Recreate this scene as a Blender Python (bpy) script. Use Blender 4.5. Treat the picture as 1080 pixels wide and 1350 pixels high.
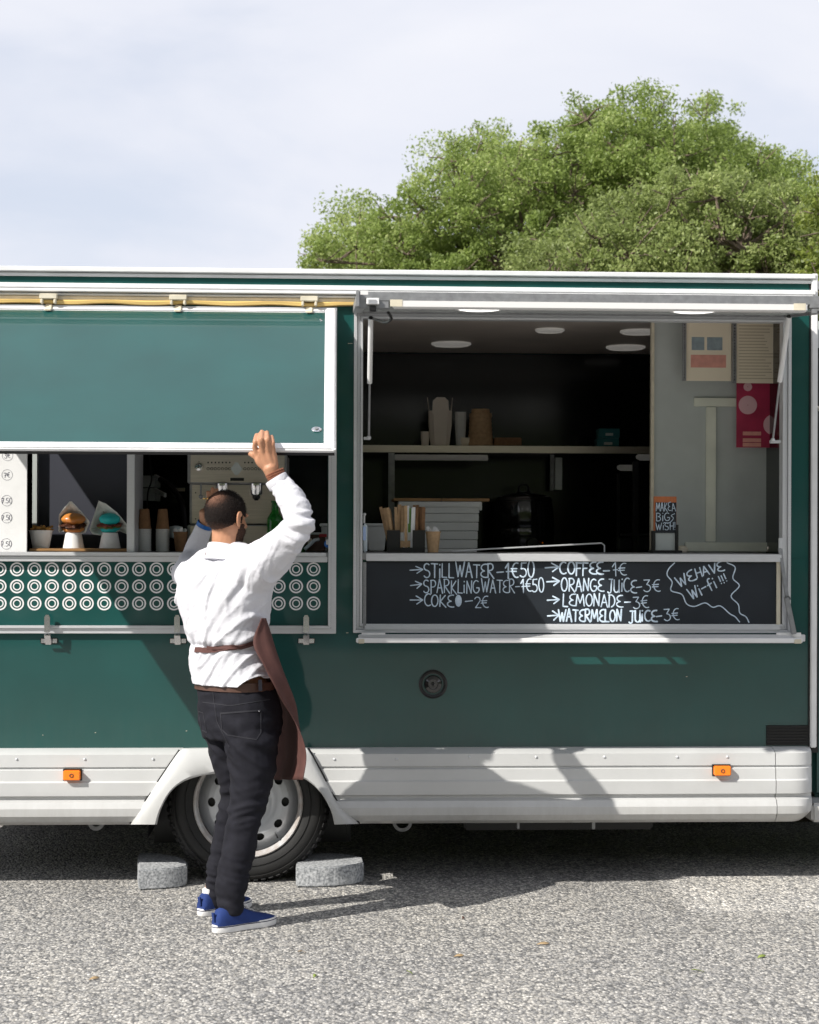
import bpy, bmesh, math, random
import numpy as np
from mathutils import Vector, Matrix, noise
from mathutils.bvhtree import BVHTree
random.seed(7); rng = np.random.default_rng(7)
for o in list(bpy.data.objects): bpy.data.objects.remove(o)
SC = bpy.context.scene
COL = SC.collection
# ------------------------------------------------------------------ camera
FPX = 2250.0
CAM = Vector((-.336, -7.4, 1.53))
TH, RO = math.radians(2.6), math.radians(.19)
F = Vector((math.sin(TH), math.cos(TH), 0)); R0 = Vector((math.cos(TH), -math.sin(TH), 0)); U0 = Vector((0, 0, 1))
R = R0*math.cos(RO) + U0*math.sin(RO); U = U0*math.cos(RO) - R0*math.sin(RO)
cam = bpy.data.cameras.new('camera'); camo = bpy.data.objects.new('camera', cam); COL.objects.link(camo)
cam.sensor_fit = 'VERTICAL'; cam.sensor_height = 36; cam.lens = 36*FPX/1350; cam.shift_y = 25/1350
cam.clip_end = 2000; cam.clip_start = .05
mw = Matrix((R, U, -F)).transposed().to_4x4(); mw.translation = CAM; camo.matrix_world = mw
SC.camera = camo
cam.dof.use_dof = True; cam.dof.focus_distance = 7.0; cam.dof.aperture_fstop = 5.0
SC.render.resolution_x, SC.render.resolution_y = 819, 1024
# ------------------------------------------------------------------ world, sun
SUN = Vector((1.45, 1, -1.41)).normalized()
wd = bpy.data.worlds.new('World'); SC.world = wd; wd.use_nodes = True
nt = wd.node_tree; nt.nodes.clear()
N = nt.nodes.new; L = nt.links.new
out = N('ShaderNodeOutputWorld'); sky = N('ShaderNodeTexSky'); sky.sky_type = 'NISHITA'; sky.sun_disc = False
sky.sun_elevation = math.asin(-SUN.z); sky.sun_rotation = math.atan2(-SUN.x, -SUN.y)
b1 = N('ShaderNodeBackground'); b1.inputs[1].default_value = .12; L(sky.outputs[0], b1.inputs[0])
b2 = N('ShaderNodeBackground'); b2.inputs[1].default_value = .75
tc = N('ShaderNodeTexCoord'); mp = N('ShaderNodeMapping'); mp.inputs['Scale'].default_value = (1, 1, 2.6); mp.inputs['Location'].default_value = (.3, .2, .55)
L(tc.outputs['Generated'], mp.inputs[0])
nz = N('ShaderNodeTexNoise'); nz.inputs['Scale'].default_value = 3.4; nz.inputs['Detail'].default_value = 7; nz.inputs['Roughness'].default_value = .5; nz.inputs['Distortion'].default_value = .3
L(mp.outputs[0], nz.inputs[0])
cr = N('ShaderNodeValToRGB'); cr.color_ramp.elements[0].position = .30; cr.color_ramp.elements[0].color = (.76, .76, .76, 1); cr.color_ramp.elements[1].position = .52; cr.color_ramp.elements[1].color = (.97, .97, .97, 1)
L(nz.outputs[0], cr.inputs[0])
cc = N('ShaderNodeValToRGB'); cc.color_ramp.elements[0].position = .36; cc.color_ramp.elements[0].color = (.84, .88, 1.0, 1); cc.color_ramp.elements[1].position = .68; cc.color_ramp.elements[1].color = (1.0, 1.01, 1.08, 1)
L(nz.outputs[0], cc.inputs[0]); L(cc.outputs[0], b2.inputs[0])
mx = N('ShaderNodeMixShader'); L(cr.outputs[0], mx.inputs[0]); L(b1.outputs[0], mx.inputs[1]); L(b2.outputs[0], mx.inputs[2]); L(mx.outputs[0], out.inputs[0])
sl = bpy.data.lights.new('sun', 'SUN'); sl.energy = 5.0; sl.angle = math.radians(.5); sl.color = (1, .96, .89)
so = bpy.data.objects.new('sun', sl); COL.objects.link(so); so.rotation_euler = SUN.to_track_quat('-Z', 'Y').to_euler(); so.location = (-6, -6, 8)
SC.view_settings.view_transform = 'Standard'; SC.view_settings.look = 'None'; SC.view_settings.gamma = 1; SC.view_settings.exposure = .3
SC.view_settings.use_curve_mapping = False

# ------------------------------------------------------------------ measuring helpers (photo pixel on a real plane -> metres)
def ray(px, py): return F + R*((px-540)/FPX) + U*((700-py)/FPX)
def P(px, py, Y=0.0):
    d = ray(px, py); return CAM + d*((Y-CAM.y)/d.y)
def W(px, py, d): return CAM + ray(px, py)*d
def G(px, py, z=0.0):
    d = ray(px, py); return CAM + d*((z-CAM.z)/d.z)
def X(px, Y=0.0, py=700): return P(px, py, Y).x
def Z(py, Y=0.0, px=400): return P(px, py, Y).z

# ------------------------------------------------------------------ materials
def mat(name, col, rough=.5, metal=0.0, var=0.0, vscale=8, col2=None, bump=0.0, bscale=60, coat=0.0, spec=.5, trans=0.0, emit=None, stretch=(1, 1, 1), coat_rough=.08, detail=4, ior=1.45):
    m = bpy.data.materials.new(name); m.use_nodes = True
    t = m.node_tree; b = t.nodes['Principled BSDF']
    b.inputs['Base Color'].default_value = (*col, 1); b.inputs['Roughness'].default_value = rough; b.inputs['Metallic'].default_value = metal
    b.inputs['Specular IOR Level'].default_value = spec; b.inputs['IOR'].default_value = ior
    b.inputs['Coat Weight'].default_value = coat; b.inputs['Coat Roughness'].default_value = coat_rough
    if trans: b.inputs['Transmission Weight'].default_value = trans
    if emit: b.inputs['Emission Color'].default_value = (*emit[:3], 1); b.inputs['Emission Strength'].default_value = emit[3]
    if var or bump or col2:
        c = t.nodes.new('ShaderNodeTexCoord'); mpp = t.nodes.new('ShaderNodeMapping'); mpp.inputs['Scale'].default_value = stretch
        t.links.new(c.outputs['Object'], mpp.inputs[0])
        n = t.nodes.new('ShaderNodeTexNoise'); n.inputs['Scale'].default_value = vscale; n.inputs['Detail'].default_value = detail
        t.links.new(mpp.outputs[0], n.inputs[0])
        r = t.nodes.new('ShaderNodeValToRGB'); r.color_ramp.elements[0].position = .3; r.color_ramp.elements[1].position = .7
        c2 = col2 if col2 else tuple(max(0, v*(1-var)) for v in col)
        r.color_ramp.elements[0].color = (*c2, 1); r.color_ramp.elements[1].color = (*col, 1)
        t.links.new(n.outputs[0], r.inputs[0]); t.links.new(r.outputs[0], b.inputs['Base Color'])
        if bump:
            n2 = t.nodes.new('ShaderNodeTexNoise'); n2.inputs['Scale'].default_value = bscale; n2.inputs['Detail'].default_value = 5
            t.links.new(mpp.outputs[0], n2.inputs[0])
            bp = t.nodes.new('ShaderNodeBump'); bp.inputs['Strength'].default_value = bump; bp.inputs['Distance'].default_value = .01
            t.links.new(n2.outputs[0], bp.inputs['Height']); t.links.new(bp.outputs[0], b.inputs['Normal'])
    return m
M = {}
M['green'] = mat('green_paint', (.006, .070, .064), .42, var=.22, vscale=3, bump=.05, bscale=1.8, coat=1.0, coat_rough=.05, detail=8, spec=.25)
M['green'].node_tree.nodes['Principled BSDF'].inputs['Coat IOR'].default_value = 1.5
M['white'] = mat('white_moulding', (.58, .585, .58), .32, var=.16, vscale=3, detail=10, bump=.02, bscale=14, coat=.2)
def dirty(m, z0, z1, amt):      # road film that thins out upwards
    t = m.node_tree; b = t.nodes['Principled BSDF']; src = b.inputs['Base Color'].links[0].from_socket
    g = t.nodes.new('ShaderNodeNewGeometry'); sx = t.nodes.new('ShaderNodeSeparateXYZ'); t.links.new(g.outputs['Position'], sx.inputs[0])
    mr = t.nodes.new('ShaderNodeMapRange'); mr.inputs['From Min'].default_value = z0; mr.inputs['From Max'].default_value = z1; mr.inputs['To Min'].default_value = 1; mr.inputs['To Max'].default_value = 0
    t.links.new(sx.outputs['Z'], mr.inputs['Value'])
    mp2 = t.nodes.new('ShaderNodeMapping'); mp2.inputs['Scale'].default_value = (14, 14, 2.5); t.links.new(g.outputs['Position'], mp2.inputs[0])
    n = t.nodes.new('ShaderNodeTexNoise'); n.inputs['Scale'].default_value = 2; n.inputs['Detail'].default_value = 8; n.inputs['Roughness'].default_value = .7; t.links.new(mp2.outputs[0], n.inputs[0])
    q = t.nodes.new('ShaderNodeMath'); q.operation = 'MULTIPLY'; t.links.new(mr.outputs[0], q.inputs[0]); t.links.new(n.outputs[0], q.inputs[1])
    q2 = t.nodes.new('ShaderNodeMath'); q2.operation = 'MULTIPLY'; q2.inputs[1].default_value = amt; q2.use_clamp = True; t.links.new(q.outputs[0], q2.inputs[0])
    mx_ = t.nodes.new('ShaderNodeMix'); mx_.data_type = 'RGBA'; mx_.inputs['B'].default_value = (.17, .145, .115, 1); t.links.new(q2.outputs[0], mx_.inputs['Factor']); t.links.new(src, mx_.inputs['A']); t.links.new(mx_.outputs['Result'], b.inputs['Base Color'])
dirty(M['white'], .24, .42, .75); dirty(M['green'], .50, .90, .16)
M['alu'] = mat('aluminium', (.68, .69, .71), .34, metal=.35, var=.12, vscale=30, stretch=(1, 30, 30), bump=.02, bscale=40)
M['alud'] = mat('dull_metal', (.33, .335, .345), .4, metal=.5, var=.25, vscale=40, bump=.03)
M['alu_white'] = mat('white_profile', (.80, .80, .80), .3, var=.1, vscale=12, coat=.2)
M['cream'] = mat('cream_plastic', (.72, .66, .52), .5, var=.2, vscale=20)
M['yellow'] = mat('yellow_seal', (.80, .56, .20), .45, var=.25, vscale=5, stretch=(1, 20, 20))
M['chrome'] = mat('chrome', (.75, .75, .76), .12, metal=1.0)
M['steel'] = mat('brushed_steel', (.62, .56, .47), .33, metal=.75, var=.15, vscale=8, stretch=(1, 1, 30), bump=.01)
M['black'] = mat('black_plastic', (.012, .012, .013), .35, var=.2, vscale=20)
M['blackgloss'] = mat('black_gloss', (.016, .017, .018), .14, coat=1.0)
M['inner'] = mat('interior_black', (.004, .005, .005), .14, var=.3, vscale=3, bump=.01, bscale=4)
M['navy'] = mat('display_back', (.045, .048, .065), .55, var=.1)
M['ceil'] = mat('interior_ceiling', (.70, .62, .55), .4, var=.2, vscale=3)
M['grey'] = mat('grey_lining', (.52, .555, .54), .16, var=.1)
M['board'] = mat('blackboard', (.014, .020, .028), .55, var=.35, vscale=6, detail=8, bump=.01)
M['chalk'] = mat('chalk_marker', (.66, .77, .88), .8, col2=(.42, .52, .62), vscale=45, detail=6)
M['ink'] = mat('dark_ink', (.05, .05, .09), .6)
M['rubber'] = mat('tyre_rubber', (.019, .019, .019), .62, var=.3, vscale=12, bump=.06, bscale=60)
M['rim'] = mat('silver_rim', (.60, .62, .65), .36, metal=.45, var=.15, vscale=10)
M['rimedge'] = mat('worn_rim_edge', (.50, .505, .51), .5, col2=(.36, .31, .28), vscale=26, detail=8, bump=.1)
M['amber'] = mat('amber_lens', (.95, .22, .01), .2, coat=.6, emit=(1, .25, .0, .08))
M['granite'] = mat('granite', (.52, .53, .54), .75, col2=(.17, .18, .19), vscale=95, bump=.25, bscale=110, detail=2)
M['bark'] = mat('bark', (.20, .15, .115), .9, var=.5, vscale=20, bump=.5)
M['paperw'] = mat('white_paper', (.80, .80, .80), .7, var=.06, vscale=15)
M['paperg'] = mat('greaseproof_paper', (.62, .63, .60), .6, var=.15, vscale=30, bump=.1, bscale=90)
M['kraft'] = mat('kraft_paper', (.55, .36, .20), .75, var=.25, vscale=60, bump=.05)
M['kraftd'] = mat('brown_paper', (.25, .13, .06), .75, var=.3, vscale=60)
M['wood'] = mat('oiled_wood', (.42, .23, .09), .5, var=.4, vscale=10, stretch=(1, 12, 12))
M['orangewood'] = mat('orange_wood', (.55, .17, .06), .55, var=.2, vscale=15, stretch=(8, 8, 1))
M['bun'] = mat('toasted_bun', (.62, .27, .06), .35, col2=(.42, .13, .02), vscale=12, coat=.3)
M['meat'] = mat('meat', (.09, .03, .015), .4, var=.5, vscale=50, bump=.8, bscale=60)
M['teal'] = mat('teal_bun', (.015, .50, .50), .5, var=.25, vscale=20, bump=.2)
M['redm'] = mat('red_filling', (.30, .07, .04), .5, var=.5, vscale=50, bump=.6)
M['lettuce'] = mat('lettuce', (.13, .30, .05), .5, var=.4, vscale=30)
M['fries'] = mat('fried_potato', (.60, .30, .07), .55, var=.4, vscale=40)
M['glassg'] = mat('green_glass', (.02, .22, .03), .08, coat=.6, spec=.8, trans=.55, ior=1.2)
M['tub'] = mat('white_plastic_tub', (.66, .67, .66), .45, var=.08)
M['crate'] = mat('grey_white_crate', (.74, .75, .74), .5, var=.08)
M['cardcream'] = mat('cream_menu_paper', (.88, .79, .62), .65, var=.06, vscale=6)
M['menublue'] = mat('faded_blue_print', (.34, .42, .46), .7, var=.3, vscale=30)
M['menured'] = mat('faded_red_print', (.80, .38, .31), .7, var=.2, vscale=30)
M['menugrey'] = mat('faint_print', (.55, .47, .33), .7)
M['poster'] = mat('red_poster', (.50, .035, .10), .45, var=.35, vscale=9)
M['posterw'] = mat('poster_white', (.72, .45, .48), .5)
M['tealbox'] = mat('teal_tin', (.01, .13, .14), .4)
M['sanit'] = mat('clear_plastic', (.55, .62, .66), .25, coat=.3)
M['bluel'] = mat('blue_label', (.42, .55, .82), .5)
M['blue'] = mat('blue_plastic', (.01, .12, .40), .4)
M['red'] = mat('red_plastic', (.45, .02, .03), .4)
M['lampglass'] = mat('lit_lamp', (.9, .9, .88), .4, emit=(1, .98, .93, 1.6))
M['lampglow'] = mat('lamp_diffuser', (.55, .54, .52), .4, emit=(1, .95, .88, .10))  # faint glow added to the ceiling lamps to fill the interior
M['batten'] = mat('batten_diffuser', (.72, .71, .70), .4)
M['skin'] = mat('skin', (.50, .25, .145), .5, var=.18, vscale=30, bump=.05, bscale=200)
M['skin'].node_tree.nodes['Principled BSDF'].inputs['Subsurface Weight'].default_value = .08
M['skin'].node_tree.nodes['Principled BSDF'].inputs['Subsurface Radius'].default_value = (.01, .004, .002)
M['shirt'] = mat('white_cotton', (.62, .62, .66), .9, bump=.25, bscale=60, spec=.15, var=.02)
M['jeans'] = mat('black_denim', (.014, .014, .020), .85, var=.35, vscale=30, bump=.15, bscale=500, spec=.25)
M['seam'] = mat('denim_seam', (.020, .020, .026), .8)
M['apron'] = mat('brown_apron', (.090, .036, .030), .8, var=.2, vscale=30, bump=.1, bscale=300)
M['leather'] = mat('brown_leather', (.10, .05, .035), .45, var=.3, vscale=30)
M['shoe'] = mat('blue_canvas', (.012, .035, .16), .85, var=.2, vscale=60, bump=.15, bscale=500)
M['shoew'] = mat('white_rubber', (.76, .75, .74), .5, var=.1, vscale=30)
M['shoeb'] = mat('navy_stripe', (.01, .015, .06), .5)
M['bead'] = mat('wooden_beads', (.30, .11, .06), .5, var=.4, vscale=150)
M['gold'] = mat('gold', (.8, .5, .15), .25, metal=1)
M['eye'] = mat('eye', (.7, .68, .65), .2)
M['hairm'] = mat('dark_hair', (.018, .014, .012), .6)
M['drygrass'] = mat('dry_leaf', (.34, .24, .13), .8)
M['greenleaf'] = mat('green_leaf_blade', (.22, .28, .06), .7)
M['glassdark'] = mat('tinted_glass', (.01, .012, .014), .05, coat=1)

def leafmat(name, c1, c2, c3):
    m = bpy.data.materials.new(name); m.use_nodes = True; t = m.node_tree; b = t.nodes['Principled BSDF']
    at = t.nodes.new('ShaderNodeAttribute'); at.attribute_name = 'tint'
    r = t.nodes.new('ShaderNodeValToRGB'); e = r.color_ramp.elements; e[0].position = 0; e[0].color = (*c1, 1); e[1].position = 1; e[1].color = (*c3, 1)
    x = e.new(.55); x.color = (*c2, 1)
    t.links.new(at.outputs['Fac'], r.inputs[0]); t.links.new(r.outputs[0], b.inputs['Base Color']); b.inputs['Roughness'].default_value = .5
    tr = t.nodes.new('ShaderNodeBsdfTranslucent'); t.links.new(r.outputs[0], tr.inputs[0]); ms = t.nodes.new('ShaderNodeMixShader'); ms.inputs[0].default_value = .5
    o = t.nodes['Material Output']; t.links.new(b.outputs[0], ms.inputs[1]); t.links.new(tr.outputs[0], ms.inputs[2]); t.links.new(ms.outputs[0], o.inputs[0])
    return m
M['leafA'] = leafmat('leaves_green', (.17, .23, .055), (.28, .37, .09), (.48, .54, .21))
M['leafB'] = leafmat('leaves_grey_green', (.18, .22, .07), (.29, .36, .11), (.48, .53, .21))
M['leafC'] = leafmat('leaves_yellow_green', (.10, .14, .03), (.26, .32, .06), (.42, .46, .12))
M['grassm'] = leafmat('grass_blades', (.04, .07, .015), (.09, .14, .03), (.30, .25, .10))

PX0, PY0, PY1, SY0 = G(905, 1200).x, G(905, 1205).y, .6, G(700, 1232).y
def asphalt():
    m = bpy.data.materials.new('exposed_aggregate_asphalt'); m.use_nodes = True; t = m.node_tree; b = t.nodes['Principled BSDF']
    n = t.nodes.new; l = t.links.new
    g = n('ShaderNodeNewGeometry')
    v = n('ShaderNodeTexVoronoi'); v.inputs['Scale'].default_value = 96; mpa = n('ShaderNodeMapping'); mpa.inputs['Scale'].default_value = (1, .68, 1); l(g.outputs['Position'], mpa.inputs[0]); l(mpa.outputs[0], v.inputs['Vector'])
    v2 = n('ShaderNodeTexVoronoi'); v2.inputs['Scale'].default_value = 210; l(g.outputs['Position'], v2.inputs['Vector'])
    sp = n('ShaderNodeSeparateColor'); l(v.outputs['Color'], sp.inputs[0])
    r = n('ShaderNodeValToRGB'); r.color_ramp.interpolation = 'LINEAR'; e = r.color_ramp.elements
    e[0].position = 0; e[0].color = (.17, .168, .166, 1); e[1].position = 1; e[1].color = (.64, .61, .56, 1)
    for p_, c_ in ((.25, (.24, .235, .23)), (.42, (.35, .34, .325)), (.75, (.47, .445, .405))):
        x = e.new(p_); x.color = (*c_, 1)
    l(sp.outputs[0], r.inputs[0])
    # dark binder between stones
    dr = n('ShaderNodeMapRange'); dr.inputs['From Min'].default_value = .25; dr.inputs['From Max'].default_value = .75; dr.inputs['To Min'].default_value = 1; dr.inputs['To Max'].default_value = .55
    l(v.outputs['Distance'], dr.inputs['Value'])
    mu = n('ShaderNodeMix'); mu.data_type = 'RGBA'; mu.blend_type = 'MULTIPLY'; mu.inputs['Factor'].default_value = 1
    l(r.outputs[0], mu.inputs['A']); l(dr.outputs[0], mu.inputs['B'])
    s2 = n('ShaderNodeSeparateColor'); l(v2.outputs['Color'], s2.inputs[0])
    r2 = n('ShaderNodeMapRange'); r2.inputs['To Min'].default_value = .55; r2.inputs['To Max'].default_value = 1.4; l(s2.outputs[1], r2.inputs['Value'])
    mu2 = n('ShaderNodeMix'); mu2.data_type = 'RGBA'; mu2.blend_type = 'MULTIPLY'; mu2.inputs['Factor'].default_value = 1
    l(mu.outputs['Result'], mu2.inputs['A']); l(r2.outputs[0], mu2.inputs['B'])
    nz = n('ShaderNodeTexNoise'); nz.inputs['Scale'].default_value = 1.1; nz.inputs['Detail'].default_value = 6; nz.inputs['Distortion'].default_value = .5; l(g.outputs['Position'], nz.inputs[0])
    r3 = n('ShaderNodeValToRGB'); r3.color_ramp.elements[0].position = .3; r3.color_ramp.elements[0].color = (.92, .93, .95, 1); r3.color_ramp.elements[1].position = .7; r3.color_ramp.elements[1].color = (1.10, 1.10, 1.09, 1)
    l(nz.outputs[0], r3.inputs[0])
    mu3 = n('ShaderNodeMix'); mu3.data_type = 'RGBA'; mu3.blend_type = 'MULTIPLY'; mu3.inputs['Factor'].default_value = 1
    l(mu2.outputs['Result'], mu3.inputs['A']); l(r3.outputs[0], mu3.inputs['B'])
    sx = n('ShaderNodeSeparateXYZ'); l(g.outputs['Position'], sx.inputs[0])
    def rng_(src, a0, a1, t0, t1):
        q = n('ShaderNodeMapRange'); q.inputs['From Min'].default_value = a0; q.inputs['From Max'].default_value = a1; q.inputs['To Min'].default_value = t0; q.inputs['To Max'].default_value = t1; l(src, q.inputs['Value']); return q.outputs[0]
    def mm(op, a, b2):
        q = n('ShaderNodeMath'); q.operation = op
        for i_, z_ in enumerate((a, b2)):
            if isinstance(z_, (int, float)): q.inputs[i_].default_value = z_
            else: l(z_, q.inputs[i_])
        return q.outputs[0]
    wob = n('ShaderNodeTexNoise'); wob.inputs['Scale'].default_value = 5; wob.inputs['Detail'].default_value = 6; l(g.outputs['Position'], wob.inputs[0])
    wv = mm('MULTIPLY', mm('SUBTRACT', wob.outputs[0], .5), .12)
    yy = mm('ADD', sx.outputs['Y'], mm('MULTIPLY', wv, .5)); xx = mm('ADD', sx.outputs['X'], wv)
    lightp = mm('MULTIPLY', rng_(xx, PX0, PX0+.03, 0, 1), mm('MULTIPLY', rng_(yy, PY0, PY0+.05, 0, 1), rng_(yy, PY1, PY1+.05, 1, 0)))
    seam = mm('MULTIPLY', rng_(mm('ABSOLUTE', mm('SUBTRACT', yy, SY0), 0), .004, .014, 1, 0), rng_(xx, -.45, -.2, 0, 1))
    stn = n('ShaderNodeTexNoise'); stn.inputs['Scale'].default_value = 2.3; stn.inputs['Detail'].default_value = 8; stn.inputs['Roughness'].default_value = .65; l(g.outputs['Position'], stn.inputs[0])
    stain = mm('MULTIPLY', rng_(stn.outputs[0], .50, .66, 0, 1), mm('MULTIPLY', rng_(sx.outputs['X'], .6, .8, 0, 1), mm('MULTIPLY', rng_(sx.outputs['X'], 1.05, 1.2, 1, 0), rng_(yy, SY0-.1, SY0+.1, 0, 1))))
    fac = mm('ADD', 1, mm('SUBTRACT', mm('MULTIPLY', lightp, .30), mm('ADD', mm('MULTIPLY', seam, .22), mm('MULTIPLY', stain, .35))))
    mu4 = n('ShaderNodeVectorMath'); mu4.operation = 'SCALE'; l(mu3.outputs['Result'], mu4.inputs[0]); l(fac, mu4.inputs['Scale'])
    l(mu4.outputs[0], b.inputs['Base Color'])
    b.inputs['Roughness'].default_value = .8
    h = n('ShaderNodeMath'); h.operation = 'SUBTRACT'; h.inputs[0].default_value = 1; l(v.outputs['Distance'], h.inputs[1])
    bp = n('ShaderNodeBump'); bp.inputs['Strength'].default_value = .8; bp.inputs['Distance'].default_value = .004; l(h.outputs[0], bp.inputs['Height']); l(bp.outputs[0], b.inputs['Normal'])
    return m
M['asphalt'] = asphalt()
M['soil'] = mat('verge_soil', (.16, .12, .08), .9, var=.5, vscale=12, bump=.5, bscale=40)

# hair with a thinning crown: real scalp colour on a patch of its own
def hairmat():
    m = mat('short_hair', (.022, .017, .015), .85, spec=.15); t = m.node_tree; b = t.nodes['Principled BSDF']
    at = t.nodes.new('ShaderNodeAttribute'); at.attribute_name = 'thin'
    g = t.nodes.new('ShaderNodeNewGeometry'); n = t.nodes.new('ShaderNodeTexNoise'); n.inputs['Scale'].default_value = 420; n.inputs['Detail'].default_value = 3
    t.links.new(g.outputs['Position'], n.inputs[0])
    a = t.nodes.new('ShaderNodeMath'); a.operation = 'MULTIPLY_ADD'; a.inputs[1].default_value = .9; a.inputs[2].default_value = -.45; t.links.new(n.outputs[0], a.inputs[0])
    s = t.nodes.new('ShaderNodeMath'); s.operation = 'ADD'; t.links.new(a.outputs[0], s.inputs[0]); t.links.new(at.outputs['Fac'], s.inputs[1])
    r = t.nodes.new('ShaderNodeValToRGB'); e = r.color_ramp.elements; e[0].position = .1; e[0].color = (.016, .012, .011, 1); e[1].position = .9; e[1].color = (.30, .15, .10, 1)
    t.links.new(s.outputs[0], r.inputs[0]); t.links.new(r.outputs[0], b.inputs['Base Color'])
    return m
M['hair'] = hairmat()

# ------------------------------------------------------------------ mesh builder
class MB:
    def __init__(s): s.v = []; s.f = []
    def box(s, x0, x1, y0, y1, z0, z1):
        n = len(s.v); s.v += [Vector(p) for p in ((x0, y0, z0), (x1, y0, z0), (x1, y1, z0), (x0, y1, z0), (x0, y0, z1), (x1, y0, z1), (x1, y1, z1), (x0, y1, z1))]
        s.f += [(n, n+3, n+2, n+1), (n+4, n+5, n+6, n+7), (n, n+1, n+5, n+4), (n+1, n+2, n+6, n+5), (n+2, n+3, n+7, n+6), (n+3, n, n+4, n+7)]; return s
    def bar(s, a, b, w, h, up=Vector((0, 0, 1))):
        a = Vector(a); b = Vector(b); d = (b-a).normalized(); sd = d.cross(up)
        if sd.length < 1e-4: sd = d.cross(Vector((0, 1, 0)))
        sd.normalize(); u = sd.cross(d).normalized(); n = len(s.v)
        for q in (a, b):
            for i, j in ((-1, -1), (1, -1), (1, 1), (-1, 1)): s.v.append(q + sd*i*w/2 + u*j*h/2)
        s.f += [(n, n+1, n+2, n+3), (n+7, n+6, n+5, n+4)] + [(n+(i+1) % 4, n+i, n+4+i, n+4+(i+1) % 4) for i in range(4)]; return s
    def loft(s, rings, cap=True, close=True):
        n = len(s.v); k = len(rings[0])
        for r in rings: s.v += [Vector(p) for p in r]
        for i in range(len(rings)-1):
            for j in range(k if close else k-1):
                a = n+i*k+j; b_ = n+i*k+(j+1) % k; s.f.append((a, b_, b_+k, a+k))
        if cap: s.f.append(tuple(n+j for j in reversed(range(k)))); s.f.append(tuple(n+(len(rings)-1)*k+j for j in range(k)))
        return s
    def tube(s, pts, r, n=8, squash=None):
        pts = [Vector(p) for p in pts]; m = len(pts)
        if not hasattr(r, '__len__'): r = [r]*m
        rings = []; prev = None
        for i, p in enumerate(pts):
            d = (pts[min(i+1, m-1)]-pts[max(i-1, 0)])
            if d.length < 1e-9: d = Vector((0, 0, 1))
            d.normalize()
            if prev is None:
                a = d.cross(Vector((0, 1, 0)));
                if a.length < .1: a = d.cross(Vector((1, 0, 0)))
            else: a = prev - d*prev.dot(d)
            a.normalize(); b_ = d.cross(a); prev = a
            ring = []
            for k in range(n):
                t = 2*math.pi*k/n; o = (a*math.cos(t)+b_*math.sin(t))*r[i]
                if squash: o.y *= squash
                ring.append(p+o)
            rings.append(ring)
        return s.loft(rings)
    def lathe(s, c, prof, n=24, axis='z', ring=None):
        c = Vector(c); rings = []; mr = max(q[0] for q in prof)
        if ring is None: ring = prof[0][0] > .6*mr and prof[-1][0] > .6*mr and axis == 'y' and mr > .2
        if ring: prof = list(prof)+[prof[0]]
        for r, h in prof:
            ring = []
            for k in range(n):
                t = 2*math.pi*k/n; a, b_ = r*math.cos(t), r*math.sin(t)
                ring.append(c + (Vector((a, b_, h)) if axis == 'z' else Vector((a, h, -b_)) if axis == 'y' else Vector((h, a, b_))))
            rings.append(ring)
        return s.loft(rings, cap=not ring)
    def ell(s, c, rx, ry, rz, n=16, m=10, rot=None):
        c = Vector(c); rings = []
        for i in range(m+1):
            p = math.pi*(i/m) ; p = min(max(p, .04), math.pi-.04); ring = []
            for k in range(n):
                t = 2*math.pi*k/n; q = Vector((rx*math.sin(p)*math.cos(t), ry*math.sin(p)*math.sin(t), -rz*math.cos(p)))
                if rot is not None: q = rot @ q
                ring.append(c+q)
            rings.append(ring)
        return s.loft(rings)
    def prism(s, poly, y0, y1):       # polygon in x,z extruded along y
        n = len(s.v); k = len(poly)
        s.v += [Vector((x, y0, z)) for x, z in poly] + [Vector((x, y1, z)) for x, z in poly]
        s.f += [tuple(range(n, n+k)), tuple(reversed(range(n+k, n+2*k)))] + [(n+(i+1) % k, n+i, n+k+i, n+k+(i+1) % k) for i in range(k)]; return s
    def mesh(s, name, m=None, bevel=0, seg=2, smooth=True, ang=35, origin=Vector((0, 0, 0))):
        me = bpy.data.meshes.new(name)
        me.from_pydata([tuple(p-origin) for p in s.v], [], s.f); me.validate()
        bm = bmesh.new(); bm.from_mesh(me); bmesh.ops.recalc_face_normals(bm, faces=bm.faces)
        if bevel:
            es = [e for e in bm.edges if len(e.link_faces) == 2 and e.calc_face_angle(0) > .6]
            bmesh.ops.bevel(bm, geom=es, offset=bevel, segments=seg, affect='EDGES', clamp_overlap=True)
        bm.to_mesh(me); bm.free()
        if smooth:
            me.shade_smooth(); me.set_sharp_from_angle(angle=math.radians(ang))
        if m: me.materials.append(m)
        return me
    def build(s, name, m, parent=None, bevel=0, **kw):
        org = rootloc(parent) if parent else Vector((0, 0, 0))
        if isinstance(m, str): m = M[m]
        me = s.mesh(name, m, bevel, origin=org, **kw)
        o = bpy.data.objects.new(name, me); COL.objects.link(o)
        if parent: o.parent = parent
        return o
def rootloc(o):
    v = Vector((0, 0, 0))
    while o: v += Vector(o.location); o = o.parent
    return v
def tag(o, label=None, cat=None, group=None, kind=None):
    if label: o['label'] = label
    if cat: o['category'] = cat
    if group: o['group'] = group
    if kind: o['kind'] = kind
    return o
def thing(name, label, cat, loc, group=None):
    o = bpy.data.objects.new(name, None); COL.objects.link(o); o.location = loc; o.empty_display_size = .1
    return tag(o, label, cat, group)
def copy_thing(o, loc, label=None):
    def cp(s, par):
        c = s.copy(); COL.objects.link(c); c.parent = par
        for k in [k for k in kids.get(s.name, [])]: cp(k, c)
        return c
    kids = {}
    for q in bpy.data.objects:
        if q.parent: kids.setdefault(q.parent.name, []).append(q)
    c = cp(o, None); c.location = loc
    if label: c['label'] = label
    return c
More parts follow.
